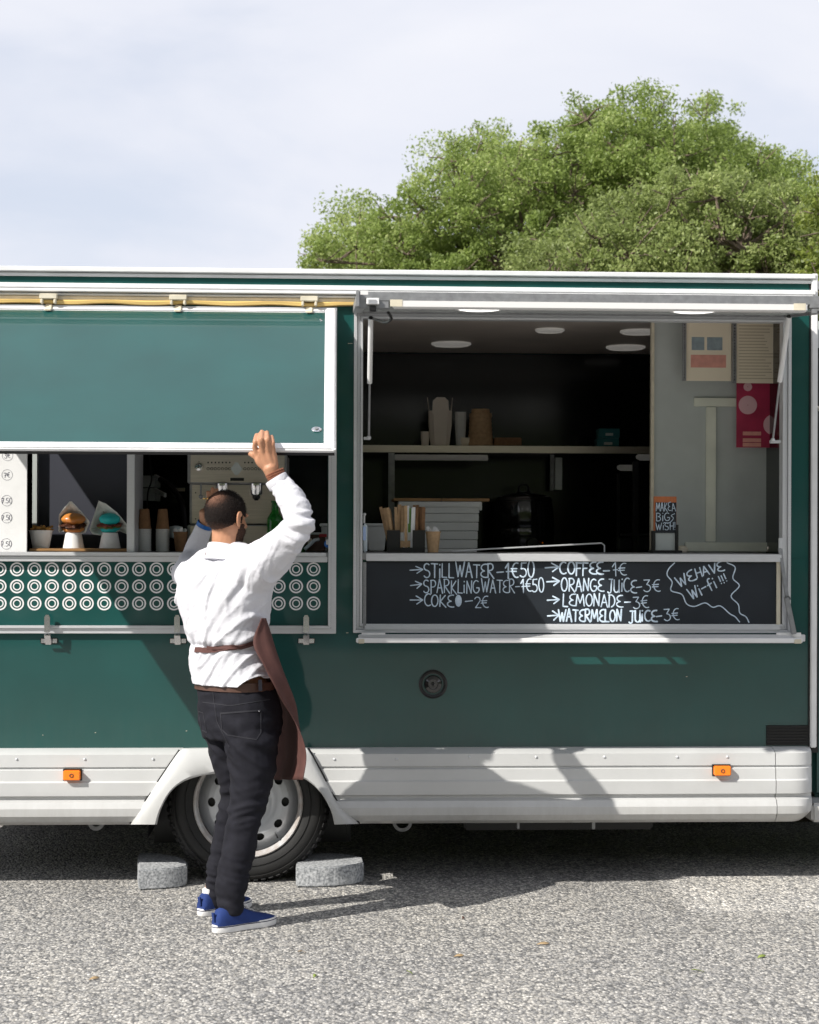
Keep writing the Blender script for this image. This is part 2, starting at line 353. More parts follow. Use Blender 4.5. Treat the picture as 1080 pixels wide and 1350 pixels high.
def inst(src, parent, dloc, name=None):
    c = src.copy(); COL.objects.link(c); c.parent = parent; c.location = Vector(src.location)+Vector(dloc); return c
def catmull(pts, k=6, closed=False):
    pts = [Vector(p) for p in pts]; n = len(pts); o = []
    for i in range(n if closed else n-1):
        p0 = pts[(i-1) % n] if closed or i > 0 else pts[0]*2-pts[1]; p1 = pts[i]; p2 = pts[(i+1) % n]
        p3 = pts[(i+2) % n] if closed or i+2 < n else pts[-1]*2-pts[-2]
        for j in range(k):
            t = j/k; o.append(.5*((2*p1)+(p2-p0)*t+(2*p0-5*p1+4*p2-p3)*t*t+(3*p1-p0-3*p2+p3)*t**3))
    if not closed: o.append(pts[-1])
    return o

# ------------------------------------------------------------------ hand lettering (round-nib strokes)
def arc(cx, cy, rx, ry, a0, a1, n=9): return [(cx+rx*math.cos(math.radians(a0+(a1-a0)*i/(n-1))), cy+ry*math.sin(math.radians(a0+(a1-a0)*i/(n-1)))) for i in range(n)]
GL = {
 'S': (.62, [arc(.32, .76, .27, .24, 40, 270) + arc(.30, .26, .29, .26, 90, -150)]),
 'T': (.6, [[(0, .96), (.62, .93)], [(.33, .95), (.31, 0)]]),
 'i': (.22, [[(.12, .62), (.11, 0)], [(.12, .86), (.13, .92)]]),
 'I': (.22, [[(.12, .98), (.11, 0)]]),
 'L': (.5, [[(.08, 1), (.05, .02), (.5, 0)]]),
 'W': (.85, [[(0, 1), (.22, 0), (.42, .75), (.58, 0), (.85, 1)]]),
 'A': (.62, [[(.0, 0), (.28, 1), (.60, -.04)], [(.1, .36), (.52, .36)]]),
 'E': (.52, [arc(.5, .72, .42, .26, 75, 255) + arc(.5, .24, .46, .24, 110, 290), ]),
 'R': (.62, [[(.08, 0), (.08, .98)], [(.02, .95)] + arc(.28, .74, .28, .24, 80, -90) + [(.12, .48), (.64, -.06)]]),
 'P': (.58, [[(.08, -.05), (.08, .98)], [(.02, .95)] + arc(.28, .72, .28, .26, 80, -90) + [(.08, .46)]]),
 'K': (.62, [[(.08, 1), (.06, 0)], [(.55, .98), (.1, .45), (.64, -.06)]]),
 'N': (.62, [[(.05, 0), (.08, .98), (.52, .02), (.57, 1)]]),
 'G': (.68, [arc(.38, .5, .35, .49, 55, 330, 14) + [(.66, .42), (.40, .42)]]),
 'C': (.58, [arc(.38, .5, .36, .49, 60, 305, 13)]),
 'O': (.66, [arc(.33, .5, .30, .49, 95, 460, 18)]),
 '0': (.55, [arc(.28, .5, .24, .54, 95, 460, 18)]),
 'M': (.82, [[(.02, 0), (.12, .98), (.4, .25), (.66, 1), (.8, 0)]]),
 'F': (.5, [[(.08, .98), (.06, -.08)], [(.02, .96), (.52, .93)], [(.06, .50), (.42, .52)]]),
 'J': (.5, [[(.12, .95), (.5, .95)], [(.38, .95), (.36, .1)] + arc(.18, .08, .18, .2, 0, -150)]),
 'U': (.6, [[(.05, .98), (.06, .3)] + arc(.3, .26, .24, .26, 180, 360) + [(.55, .98)], [(.54, .6), (.58, 0)]]),
 'D': (.62, [[(.08, .98), (.06, 0)], [(.0, .95)] + arc(.2, .49, .4, .48, 75, -80)]),
 'H': (.6, [[(.06, 1), (.05, 0)], [(.53, 1), (.53, 0)], [(.05, .5), (.53, .52)]]),
 'V': (.6, [[(0, 1), (.3, 0), (.6, 1)]]),
 'B': (.6, [[(.07, 0), (.07, .98)], [(.02, .96)] + arc(.25, .75, .27, .21, 80, -90) + arc(.25, .26, .32, .27, 90, -90) + [(.05, 0)]]),
 'f': (.5, [arc(.36, .8, .18, .2, 60, 180) + [(.18, -.05)], [(.0, .5), (.45, .55)]]),
 '1': (.36, [[(.0, .66), (.24, 1), (.22, -.05)], [(.06, .42), (.36, .44)]]),
 '2': (.5, [arc(.24, .72, .22, .26, 160, -30) + [(.06, .03), (.5, 0)]]),
 '3': (.5, [[(.02, .96), (.44, .94), (.2, .58)] + arc(.2, .28, .27, .29, 85, -150)]),
 '5': (.5, [[(.48, .98), (.1, .96), (.08, .56)] + arc(.2, .3, .28, .30, 110, -140)]),
 '7': (.5, [[(.0, .95), (.48, .95), (.15, 0)], [(.1, .5), (.42, .5)]]),
 '€': (.56, [arc(.42, .5, .34, .48, 70, 290, 12), [(-.02, .60), (.44, .60)], [(-.04, .42), (.40, .42)]]),
 '-': (.55, [[(.05, .48), (.5, .5)]]),
 '!': (.2, [[(.1, 1), (.1, .3)], [(.1, .06), (.1, 0)]]),
 '>': (.95, [[(0, .5), (.9, .5)], [(.45, 1), (.95, .5), (.5, 0)]]),
 '.': (.2, [[(.08, 0), (.1, .04)]]),
 ' ': (.45, []),
}
def write(mb, s, x0, y0, x1, y1, h, Y, r=.0032, jit=.03):
    """text between the photo points (x0,y0)-(x1,y1) of its base line, h pixels tall, on the board plane Y"""
    tot = sum(GL[c][0]+.1 for c in s)-.1; dx, dy = (x1-x0)/tot, (y1-y0)/tot; nl = math.hypot(x1-x0, y1-y0); nx, ny = (y1-y0)/nl*h, -(x1-x0)/nl*h
    u = 0
    for c in s:
        w, st = GL[c]; ju, jv = random.uniform(-jit, jit), random.uniform(-jit, jit)*1.5; js = 1+random.uniform(-jit, jit)*2
        for pl in st:
            pts = []
            for (a, b_) in pl:
                a2 = u+a+ju; b2 = b_*js+jv
                p = P(x0+dx*a2+nx*b2, y0+dy*a2+ny*b2, Y); pts.append(p)
            runs = [[pts[0]]]
            for i in range(1, len(pts)):
                runs[-1].append(pts[i])
                if i < len(pts)-1 and (pts[i]-pts[i-1]).angle(pts[i+1]-pts[i], 0) > .75: runs.append([pts[i]])
            for pts in runs:
                if len(pts) == 2: pts = [pts[0], (pts[0]+pts[1])/2, pts[1]]
                rr = [r*.90*random.uniform(.85, 1.12) for _ in pts]
                pts = [pts[0]-(pts[1]-pts[0]).normalized()*r*.6] + pts + [pts[-1]+(pts[-1]-pts[-2]).normalized()*r*.6]
                rr = [r*.35]+rr+[r*.35]
                mb.tube(pts, rr, 6, squash=.22)
        u += w+.1

# ================================================================== THE SETTING
g = MB(); g.v = [Vector(p) for p in ((-60, -40, 0), (60, -40, 0), (60, 60, 0), (-60, 60, 0))]; g.f = [(0, 1, 2, 3)]
g.v = [Vector((x, y, 0)) for x, y in ((-400, -300), (400, -300), (400, 1.55), (-400, 1.55))]
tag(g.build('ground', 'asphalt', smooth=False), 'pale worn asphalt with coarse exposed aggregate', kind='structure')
g = MB(); nx, ny = 90, 24
xs = [-400, -60]+list(np.linspace(-20, 20, nx))+[60, 400]; ys = [1.5, 1.54, 1.6]+list(np.linspace(1.8, 22, ny))+[60, 600]
for y in ys:
    for x in xs: g.v.append(Vector((x, y + (noise.noise(Vector((x*3, 0, 0)))*.05 if y < 1.61 else 0), -.02 if y == 1.5 else .02+.02*noise.noise(Vector((x*2, y*2, 0)))+(.02 if y > 1.55 else 0))))
k = len(xs)
for j in range(len(ys)-1):
    for i in range(k-1): g.f.append((j*k+i, j*k+i+1, (j+1)*k+i+1, (j+1)*k+i))
tag(g.build('verge_ground', 'soil'), 'soil verge behind the van', kind='structure')

def leafmesh(name, cen, nrm_bias, size, m, parent=None, tint=None, aspect=.45, up=.3, origin=Vector((0, 0, 0))):
    n = len(cen); cen = cen-np.array(origin)
    d = rng.normal(size=(n, 3)); d[:, 2] += up; d /= np.linalg.norm(d, axis=1)[:, None]
    q = rng.normal(size=(n, 3)) + nrm_bias; s = np.cross(d, q); s /= np.linalg.norm(s, axis=1)[:, None]+1e-9
    sz = size*rng.uniform(.6, 1.3, n)[:, None]
    a = cen-d*sz*.5; b_ = cen+s*sz*aspect*.5; c = cen+d*sz*.5; e = cen-s*sz*aspect*.5
    v = np.stack([a, b_, c, e], 1).reshape(-1, 3)
    me = bpy.data.meshes.new(name); me.vertices.add(4*n); me.vertices.foreach_set('co', v.astype(np.float32).ravel())
    me.loops.add(4*n); me.loops.foreach_set('vertex_index', np.arange(4*n, dtype=np.int32)); me.polygons.add(n); me.polygons.foreach_set('loop_start', np.arange(0, 4*n, 4, dtype=np.int32))
    me.update(calc_edges=True)
    at = me.attributes.new('tint', 'FLOAT', 'FACE'); at.data.foreach_set('value', (tint if tint is not None else rng.uniform(0, 1, n)).astype(np.float32))
    me.materials.append(m)
    o = bpy.data.objects.new(name, me); COL.objects.link(o)
    if parent: o.parent = parent
    return o

# grass along the verge
n = 26000
gx = rng.uniform(-7, 7, n); gy = 1.5+rng.exponential(1.2, n)+np.abs(rng.normal(size=n))*.03
keep = np.array([noise.noise(Vector((x*1.5, y*1.5, 3)))+.25 for x, y in zip(gx, gy)]) > rng.uniform(-.2, .5, n)
gx, gy = gx[keep], gy[keep]
tag(leafmesh('grass', np.stack([gx, gy, .05+rng.uniform(0, .03, len(gx))], 1), np.zeros(3), .08, M['grassm'], aspect=.12, up=2.5), 'short patchy grass on the verge behind the van', 'grass', kind='stuff')

# ------------------------------------------------------------------ trees behind the van
def inside(poly, x, y):
    c = False; j = len(poly)-1
    for i in range(len(poly)):
        xi, yi = poly[i]; xj, yj = poly[j]
        if (yi > y) != (yj > y) and x < (xj-xi)*(y-yi)/(yj-yi)+xi: c = not c
        j = i
    return c
def tree(name, label, poly, depth, thick, base_px, m, nclump, leaves, leafsize, rr=(.25, .5), group=None, seed=1):
    rs = random.Random(seed); Yc = depth-7.4
    base = P(base_px, 700, Yc); base.z = .03
    t = thing(name, label, 'tree', base, group)
    x0 = min(p[0] for p in poly); x1 = max(p[0] for p in poly); y0 = min(p[1] for p in poly); y1 = max(p[1] for p in poly)
    cl = []; tries = 0
    sc = FPX/depth
    while len(cl) < nclump and tries < 60000:
        tries += 1; r = rs.uniform(*rr)
        x, y = rs.uniform(x0, x1), rs.uniform(y0, y1); rp = r*sc*.82
        if not all(inside(poly, x+rp*math.cos(a), y+rp*math.sin(a)) for a in (0, .8, 1.57, 2.36, 3.14, 3.9, 4.7, 5.5)):
            continue
        # keep an outer layer: how deep a clump may lie depends on its height in the crown
        h = 1-(y-y0)/(y1-y0); dd = rs.uniform(-1, 1)*thick*math.sqrt(max(.08, 1-h*.85))
        p = P(x, y, Yc+dd)
        # size the picture outline, not its perspective copy: shift towards the trunk for clumps that come nearer
        if any((p-q).length < (r+s)*.45 for q, s in cl): continue
        cl.append((p, r))
    pts = []; tints = []
    for p, r in cl:
        n = int(leaves*(r/.38)**2*rs.choice((.35, .6, .85, 1.0, 1.1)))
        # twigs: sub-bunches spread over the clump's shell
        nb = max(8, int(26*(r/.38)**2)); dirs = rng.normal(size=(nb, 3)); dirs[:, 2] += .25; dirs /= np.linalg.norm(dirs, axis=1)[:, None]
        bc = np.array(p)+dirs*r*rng.uniform(.35, 1.05, (nb, 1)); bt = rng.uniform(-.22, .22, nb)
        w = rng.integers(0, nb, n); q = bc[w]+np.clip(rng.normal(size=(n, 3)), -1.7, 1.7)*r*np.array([.16, .16, .13])
        pts.append(q); tints.append(np.clip(.45+bt[w]+rs.uniform(-.15, .15)+rng.normal(size=n)*.16, 0, 1))
    pts = np.concatenate(pts); tints = np.concatenate(tints)
    # limbs
    tb = MB()
    top = sum((p for p, r in cl), Vector())/len(cl)
    fork = Vector((base.x+(top.x-base.x)*.3, base.y, base.z+max(.8, (top.z-base.z)*.42)))
    tb.tube(catmull([base-Vector((0, 0, .1)), base+Vector((.05, 0, .4)), fork], 4), [.26, .23, .20, .18, .17, .17, .16, .16, .15], 9)
    mains = []
    for i in range(9):
        p, r = cl[rs.randrange(len(cl))]; mid = fork.lerp(p, .55)+Vector((rs.uniform(-.2, .2), rs.uniform(-.2, .2), rs.uniform(-.1, .25)))
        pp = catmull([fork, mid, fork.lerp(p, .9)], 4); tb.tube(pp, [.10-.08*k/8 for k in range(9)], 6); mains.append(pp)
    for p, r in cl:
        pp = min((q for mm in mains for q in mm[2:]), key=lambda q: (q-p).length)
        mid = pp.lerp(p, .5)+Vector((rs.uniform(-.1, .1), rs.uniform(-.1, .1), rs.uniform(-.12, .05)))
        tb.tube([pp, mid, p], [.03, .018, .008], 5)
        for _ in range(7):
            e = p+Vector((rs.gauss(0, 1), rs.gauss(0, 1), rs.gauss(.3, 1))).normalized()*r*rs.uniform(.7, 1.0)
            tb.tube([p, (p+e)/2+Vector((0, 0, rs.uniform(-.04, .02))), e], [.009, .006, .003], 4)
    tb.build('trunk', 'bark', t)
    cr_ = leafmesh('crown', pts, np.array([-.3, -.4, .6]), leafsize, m, t, tints, origin=base, aspect=.5, up=.25); cr_['kind'] = 'stuff'
    return t
A = [(378, 420), (382, 335), (396, 300), (428, 288), (452, 268), (480, 258), (505, 246), (540, 222), (552, 192), (598, 172), (632, 160), (692, 182), (712, 172), (726, 146), (756, 128), (820, 122), (880, 126), (912, 118), (955, 124), (985, 146), (1020, 178), (1048, 212), (1075, 226), (1180, 225), (1260, 330), (1270, 430)]
tree('broadleaf_tree', 'tall green tree with the highest rounded crown, behind the van', A, 15.5, 1.7, 800, M['leafA'], 200, 3300, .036, (.22, .46), 'trees behind the van', 3)
B = [(640, 430), (650, 345), (720, 318), (745, 290), (780, 262), (820, 238), (870, 222), (930, 212), (990, 226), (1040, 252), (1100, 258), (1150, 330), (1160, 430)]
tree('bushy_tree', 'lower grey green bushy tree in front of the tall tree', B, 12.6, .8, 930, M['leafB'], 100, 2500, .034, (.2, .38), 'trees behind the van', 5)
Cc = [(1035, 430), (1040, 320), (1050, 270), (1075, 232), (1140, 214), (1240, 225), (1300, 300), (1310, 430)]
tree('bushy_tree', 'yellow green bush at the far right behind the cab', Cc, 11.6, .7, 1160, M['leafC'], 46, 2200, .036, (.2, .36), 'trees behind the van', 8)

n = 90000
tx = rng.uniform(-26, 26, n); hh = 7.4+2.4*np.array([noise.noise(Vector((x*.25, 5, 0))) for x in tx]); tz = hh*rng.uniform(0, 1, n)**.75
ty = -21-2.2*np.sin(np.pi*np.clip(tz/hh, 0, 1))*rng.uniform(-1, 1, n)+1.5*np.array([noise.noise(Vector((x*.5, z_*.5, 2))) for x, z_ in zip(tx, tz)])
tag(leafmesh('treeline', np.stack([tx, ty, tz], 1), np.array([-.3, .4, .6]), .30, M['leafA'], aspect=.7), 'wood edge across the lot', 'trees', kind='stuff')  # unseen wood; height and distance chosen to cut sky fill
n = 26000
tx = rng.uniform(-8, 10, n); tz = rng.uniform(0, 1, n)*(1.0+.5*np.array([noise.noise(Vector((x*.7, 9, 0))) for x in tx])); ty = 4.4+rng.normal(size=n)*.35
tag(leafmesh('added_undergrowth', np.stack([tx, ty, tz], 1), np.array([-.3, -.4, .6]), .10, M['leafA'], aspect=.6), 'added low bushes beyond the van, shading the ground under it', 'bushes', kind='stuff')  # bushes added to keep sky light out from under the van

# ================================================================== FOOD VAN
VX0, VX1 = -2.40, X(1069)
VAN = thing('food_truck', 'dark green food van with two open serving hatches and white skirts', 'food van', (-.35, 1.0, 0))
def part(mb, name, m, parent=None, **k): return mb.build(name, m, parent or VAN, **k)
zr, z_t1, z_c, z_b = 2.632, 2.485, 1.435, .578
o1a, o1b = X(-109), X(432); o2a, o2b = X(477), X(1032)
b = MB()
b.box(VX0, VX1, 0, .045, z_t1, 2.632); b.box(VX0, VX1, 0, .045, .50, z_c-.02)
b.box(VX0, o1a, 0, .045, z_c-.02, z_t1); b.box(o1b, o2a, 0, .045, z_c-.02, z_t1); b.box(o2b, VX1, 0, .045, z_c-.02, z_t1)
b.box(VX0, VX0+.045, .045, 2.15, .50, 2.632); b.box(VX1-.045, VX1, .045, 2.15, .50, 2.632); b.box(VX0, VX1, 2.15, 2.2, .50, 2.632)
part(b, 'body_panel', 'green', bevel=.002)
part(MB().box(VX0-.01, VX1+.01, 0.001, 2.21, 2.634, 2.645), 'roof', 'alu_white', bevel=.004)
part(MB().box(VX0+.05, VX1-.05, .05, 2.145, .50, .56), 'floor', 'inner')
part(MB().box(VX0+.05, VX1-.05, 2.11, 2.145, .565, 2.52), 'back_wall_lining', 'inner')
part(MB().box(VX0+.05, VX1-.05, .05, 2.105, 2.525, 2.56), 'ceiling_lining', 'ceil')
part(MB().box(VX0+.05, VX0+.07, .05, 2.105, .565, 2.52), 'end_lining', 'inner')
part(MB().box(VX1-.07, VX1-.05, .05, 2.105, .565, 2.52), 'end_lining', 'inner')
part(MB().box(VX0+.08, VX1-.08, 2.098, 2.106, Z(461, 2.1)-.004, Z(461, 2.1)+.006), 'ceiling_trim', 'steel')
# roof and gutter profiles
gz0, gz1 = Z(364), Z(355.5)
rr_ = MB(); rr_.box(VX0-.012, VX1+.012, -.028, .0, gz0+.006, gz1); rr_.box(VX0-.012, VX1+.004, -.012, -.0, gz0-.012, gz0+.003)
part(rr_, 'roof_rail', 'alu_white', bevel=.003)
zz = Z(383); hz = Z(396)
rr_ = MB(); rr_.box(VX0-.012, VX1+.012, -.030, 0, Z(383.5), Z(377)); rr_.box(VX0-.012, VX1, -.038, 0, Z(389), Z(384.5)); rr_.box(VX0-.012, X(472), -.022, 0, Z(393), Z(390))
part(rr_, 'gutter_rail', 'alu_white', bevel=.003)
part(MB().box(VX0, X(468), -.012, 0, Z(398.5), Z(393.5)), 'hinge_backing', 'cream', bevel=.001)
yl = MB(); n_ = 60; rg = []
for i in range(n_+1):
    xa = o1a+(X(467)-o1a)*i/n_; dz = .0035*math.sin(i*.55)+.003*noise.noise(Vector((i*.2, 0, 0)))
    rg.append([Vector((xa, -.008, Z(404.5)+dz)), Vector((xa, -.028, Z(403.5)+dz)), Vector((xa, -.030, Z(400)+dz)), Vector((xa, -.014, Z(398.2)+dz*.3))])
yl.loft(rg)
part(yl, 'seal_strip', 'yellow')
# corner trims
c_ = MB(); c_.box(X(1068), X(1076), -.022, .03, Z(985, px=1070), gz1+.003); part(c_, 'corner_trim', 'alu_white', bevel=.004)
part(MB().box(X(1066), X(1068)+.001, -.006, .0, Z(985, px=1070), gz0), 'corner_seal', 'black')
part(MB().box(VX0-.02, VX0+.03, -.022, .03, .57, gz1+.003), 'corner_trim', 'alu_white', bevel=.004)
b = MB(); b.box(X(1077), X(1079.5), -.02, .0, Z(382, px=1078), Z(371, px=1078)); part(b, 'trim_clip', 'alu', bevel=.001)

# --- opening frames
def rectframe(mb, x0, x1, z0, z1, w, y0, y1):
    mb.prism([(x0, z0), (x1, z0), (x1-w, z0+w), (x0+w, z0+w)], y0, y1); mb.prism([(x0+w, z1-w), (x1-w, z1-w), (x1, z1), (x0, z1)], y0, y1)
    mb.prism([(x0, z0+.0005), (x0+w, z0+w+.0005), (x0+w, z1-w-.0005), (x0, z1-.0005)], y0, y1); mb.prism([(x1, z0+.0005), (x1, z1-.0005), (x1-w, z1-w-.0005), (x1-w, z0+w+.0005)], y0, y1)
    return mb
f = MB(); xa, xb, za, zb = X(466), X(1041), Z(834, px=700), Z(411, px=700)
rectframe(f, xa, xb, za, zb, .014, -.026, .0); rectframe(f, xa+.015, xb-.015, za+.015, zb-.015, .013, -.017, .0); rectframe(f, xa+.029, xb-.029, za+.029, zb-.029, .010, -.030, .03)
part(f, 'window_frame', 'alu', bevel=.0015)
f = MB(); xa1, xb1, za1, zb1 = o1a-.04, X(443.5), Z(835), Z(406)
rectframe(f, xa1, xb1, za1, zb1, .022, -.022, .0); rectframe(f, xa1+.0225, xb1-.0225, za1+.0225, zb1-.0225, .012, -.032, .03)
part(f, 'window_frame', 'alu', bevel=.0015)
# wall behind the lower panels is the body; counters
def counter(x0, x1, z, nm='counter'):
    c = MB(); c.box(x0, x1, -.030, .42, z-.030, z); return part(c, nm, 'alud', bevel=.003)
counter(xa1+.036, xb1-.036, z_c); counter(xa+.040, xb-.040, z_c)
part(MB().box(VX0+.1, VX1-.1, 1.0, 2.09, 1.36, 1.40), 'back_counter', 'inner')
# --- left lower panel with ring print
zt, zl = Z(741), Z(822)
f = MB(); f.box(xa1+.036, X(432), -.040, -.002, Z(741), Z(734)); f.box(xa1+.036, X(430), -.052, -.002, Z(733.5), Z(728.5))
part(f, 'counter_rail', 'alu', bevel=.002)
part(MB().box(xa1+.035, xb1-.035, -.012, 0.0, za1+.035, Z(741)-.001), 'front_panel', 'green')
ring = None; Yp = -.0125
def ringmesh():
    mb = MB()
    for ro, ri in ((.0300, .0235), (.0175, .0125)):
        n = 28; s_ = len(mb.v)
        for k in range(n):
            t = 2*math.pi*k/n
            for r, y in ((ri, -.0009), (ro, -.0009), (ro, .0004), (ri, .0004)): mb.v.append(Vector((r*math.cos(t), y, r*math.sin(t))))
        for k in range(n):
            for j in range(4):
                a = s_+k*4+j; bb = s_+k*4+(j+1) % 4; c2 = s_+((k+1) % n)*4+(j+1) % 4; d2 = s_+((k+1) % n)*4+j; mb.f.append((a, bb, c2, d2))
    return mb
rm = ringmesh().mesh('ring_print', M['paperw'])
for row, py in enumerate((750.5, 773, 795.5)):
    for cidx in range(-5, 18):
        px = 22.5+23.0*cidx if True else 0
        if px > 425: continue
        p = P(px, py, Yp)
        if p.x < xa1+.07: continue
        o = bpy.data.objects.new('ring_print', rm); COL.objects.link(o); o.parent = VAN; o.location = p-VAN.location
# lower latches / hinges
def latch(px):
    b = MB(); a = P(px, 845, 0)
    b.box(a.x-.037, a.x+.037, -.006, 0, a.z-.012, a.z+.013)
    o = part(b, 'hinge_plate', 'chrome', bevel=.003)
    b = MB(); b.box(a.x-.012, a.x+.012, -.058, -.048, Z(833), Z(812)); b.bar((a.x, -.05, Z(836)), (a.x, -.020, Z(849)), .026, .010, up=Vector((0, 1, 0)))
    b.box(a.x-.008, a.x+.008, -.056, -.034, Z(824), Z(810)); b.lathe((a.x, 0, Z(835)), [(.006, -.06), (.006, -.03)], 10, 'y')
    b.build('hinge_arm', M['chrome'], o, bevel=.003)
    s_ = MB()
    for dx in (-.027, .027):
        for dz in (-.004, .006): s_.lathe((a.x+dx, -.006, a.z+dz), [(.0035, -.002), (.0035, .001)], 8, 'y')
    for dz in (0, .022): s_.lathe((a.x, -.056, Z(826)+dz), [(.0038, -.003), (.0038, .001)], 8, 'y')
    s_.build('screw', M['alud'], o)
for px in (-106, 65, 235, 404): latch(px)

# --- left hatch (half raised)
a1 = math.radians(53.6); HL = 1.10
hz0 = 2.478; hy0 = -.012
def HT(x, s, t):   # s along hatch from hinge, t outward normal (towards camera/up)
    return Vector((x, hy0 - s*math.sin(a1) - t*math.cos(a1), hz0 - s*math.cos(a1) + t*math.sin(a1)))
def slab(mb, x0, x1, s0, s1, t0, t1):
    n = len(mb.v)
    for t in (t0, t1):
        for x, s in ((x0, s0), (x1, s0), (x1, s1), (x0, s1)): mb.v.append(HT(x, s, t))
    mb.f += [(n, n+1, n+2, n+3), (n+7, n+6, n+5, n+4)] + [(n+(i+1) % 4, n+i, n+4+i, n+4+(i+1) % 4) for i in range(4)]
ha, hb = o1a-.01, X(442)
fw = .046
b = MB(); slab(b, ha+fw, hb-fw, .03, HL-fw, -.012, .010)
hatch1 = part(b, 'serving_hatch', 'green'); hatch1['label'] = 'half lowered green hatch over the burger counter'
b = MB()
def frame_slab(mb, pts, t0, t1):
    n = len(mb.v); k = len(pts)
    for t in (t0, t1): mb.v += [HT(x, s, t) for x, s in pts]
    mb.f += [tuple(range(n, n+k)), tuple(reversed(range(n+k, n+2*k)))] + [(n+(i+1) % k, n+i, n+k+i, n+k+(i+1) % k) for i in range(k)]
frame_slab(b, [(ha, HL), (hb, HL), (hb-fw, HL-fw), (ha+fw, HL-fw)], -.008, .018)
frame_slab(b, [(hb, .0), (hb, HL-.0006), (hb-fw, HL-fw-.0006), (hb-fw, .0)], -.008, .018)
frame_slab(b, [(ha, .0), (ha+fw, .0), (ha+fw, HL-fw-.0006), (ha, HL-.0006)], -.008, .018)
frame_slab(b, [(ha+fw+.0005, .0), (hb-fw-.0005, .0), (hb-fw-.0005, .03), (ha+fw+.0005, .03)], -.02, .014)
b.build('hatch_frame', M['alu_white'], hatch1, bevel=.006)
b = MB(); slab(b, ha+.005, hb-.005, HL-.003, HL+.002, -.010, .002); b.build('rubber_edge', M['black'], hatch1)
for px in (-106, 65, 235, 407):
    x = X(px); b = MB(); b.box(x-.038, x+.038, -.05, -.012, Z(399), Z(392)); b.box(x-.034, x-.022, -.052, -.02, Z(405), Z(399)); b.box(x+.022, x+.034, -.052, -.02, Z(405), Z(399))
    slab(b, x-.015, x+.015, -.01, .045, .015, .022)
    b.build('hinge', M['cream'], hatch1, bevel=.003)
# lock
lk = P(418, 551, -.8); q = HT(X(418), 0, 0); s_l = .99
c0 = HT(hb-.075, .955, .010); ax = (HT(0, 0, 1)-HT(0, 0, 0)); sdir = (HT(0, 1, 0)-HT(0, 0, 0))
def disc(mb, c, rx, rs_, h, n=20, e=0):
    rings = []
    for hh, k in ((0, 1), (h*.6, 1), (h, .86)):
        rings.append([c+Vector((rx*k*math.cos(2*math.pi*i/n), 0, 0))+sdir*rs_*k*math.sin(2*math.pi*i/n)+ax*hh for i in range(n)])
    mb.loft(rings)
b = MB(); disc(b, c0, .020, .017, .006); lo = b.build('lock', M['chrome'], hatch1)
b = MB(); disc(b, c0+ax*.006, .009, .008, .004); b.build('lock_barrel', M['alud'], lo)
for dx, ds in ((-.055, .075), (-.04, .10)):
    b = MB(); disc(b, HT(hb-.05+dx*.3, .07+ds*.3, .010), .004, .004, .002); b.build('rivet', M['chrome'], hatch1)
# gas strut of left hatch (hidden side left)
# --- right hatch (fully raised)
hx0, hx1 = xa-.005, xb+.005; hz2 = 2.474; fy, fz = -1.29, 2.352
ang2 = math.atan2(hz2-fz, -fy)
def H2(x, s, t): return Vector((x, -.01-s*math.cos(ang2)+t*math.sin(ang2)*-1*-1*0 - 0*t, hz2-s*math.sin(ang2)+t*math.cos(ang2)))
def slab2(mb, x0, x1, s0, s1, t0, t1):
    n = len(mb.v)
    for t in (t0, t1):
        for x, s in ((x0, s0), (x1, s0), (x1, s1), (x0, s1)): mb.v.append(H2(x, s, t))
    mb.f += [(n, n+1, n+2, n+3), (n+7, n+6, n+5, n+4)] + [(n+(i+1) % 4, n+i, n+4+i, n+4+(i+1) % 4) for i in range(4)]
HL2 = 1.29
b = MB(); slab2(b, hx0+.04, hx1-.04, .035, HL2-.035, .004, .026); hatch2 = part(b, 'serving_hatch', 'grey'); hatch2['label'] = 'fully raised hatch over the blackboard counter'
b = MB(); slab2(b, hx0+.04, hx1-.04, .035, HL2-.035, .027, .031); b.build('hatch_skin', M['green'], hatch2)
b = MB(); slab2(b, hx0, hx1, HL2-.034, HL2, .002, .033); slab2(b, hx0, hx0+.039, .0, HL2-.035, -.004, .036); slab2(b, hx1-.039, hx1, .0, HL2-.035, -.004, .036); slab2(b, hx0+.04, hx1-.04, .0, .034, -.004, .03)
slab2(b, hx0+.001, hx1-.001, HL2-.004, HL2+.006, -.001, .018)
b.build('hatch_frame', M['alud'], hatch2, bevel=.003)  # the front edge's shade is put into this darker metal colour
# light batten hanging at the front edge
Yb = -1.292
bx0, bx1 = X(517, Yb), X(1063, Yb)
zb0, zb1 = Z(408.5, Yb, 780), Z(398.0, Yb, 780)
b = MB(); b.box(bx0, bx1, Yb-.012, Yb+.03, zb0, zb1); bt = b.build('light_batten', M['batten'], hatch2, bevel=.004)
for xq in (bx0+.012, bx1-.03):
    b = MB(); b.box(xq-.022, xq+.022, Yb-.0135, Yb-.0125, zb0+.004, zb1); b.build('tape', M['cream'], bt)
b = MB(); b.box(X(472, Yb), X(512, Yb), Yb-.006, Yb+.02, zb0-.002, zb1+.010); b.build('bracket', M['alud'], hatch2, bevel=.002)
b = MB(); b.box(X(482, Yb), X(499, Yb), Yb-.022, Yb-.008, zb0+.010, zb1+.004); b.build('bracket_block', M['alu_white'], hatch2, bevel=.002)
b = MB(); b.box(X(486, Yb), X(495, Yb), Yb-.016, Yb, zb0-.014, zb0+.006); b.build('pivot', M['black'], hatch2, bevel=.002)
b = MB(); b.box(X(474, Yb), X(484, Yb), Yb-.046, Yb-.042, zb1+.012, zb1+.026); b.build('label_plate', M['batten'], hatch2)
b = MB(); b.box(X(468.5, Yb), X(473, Yb), Yb-.03, Yb+.02, zb0, zb1+.03); b.build('end_cap', M['alud'], hatch2, bevel=.002)
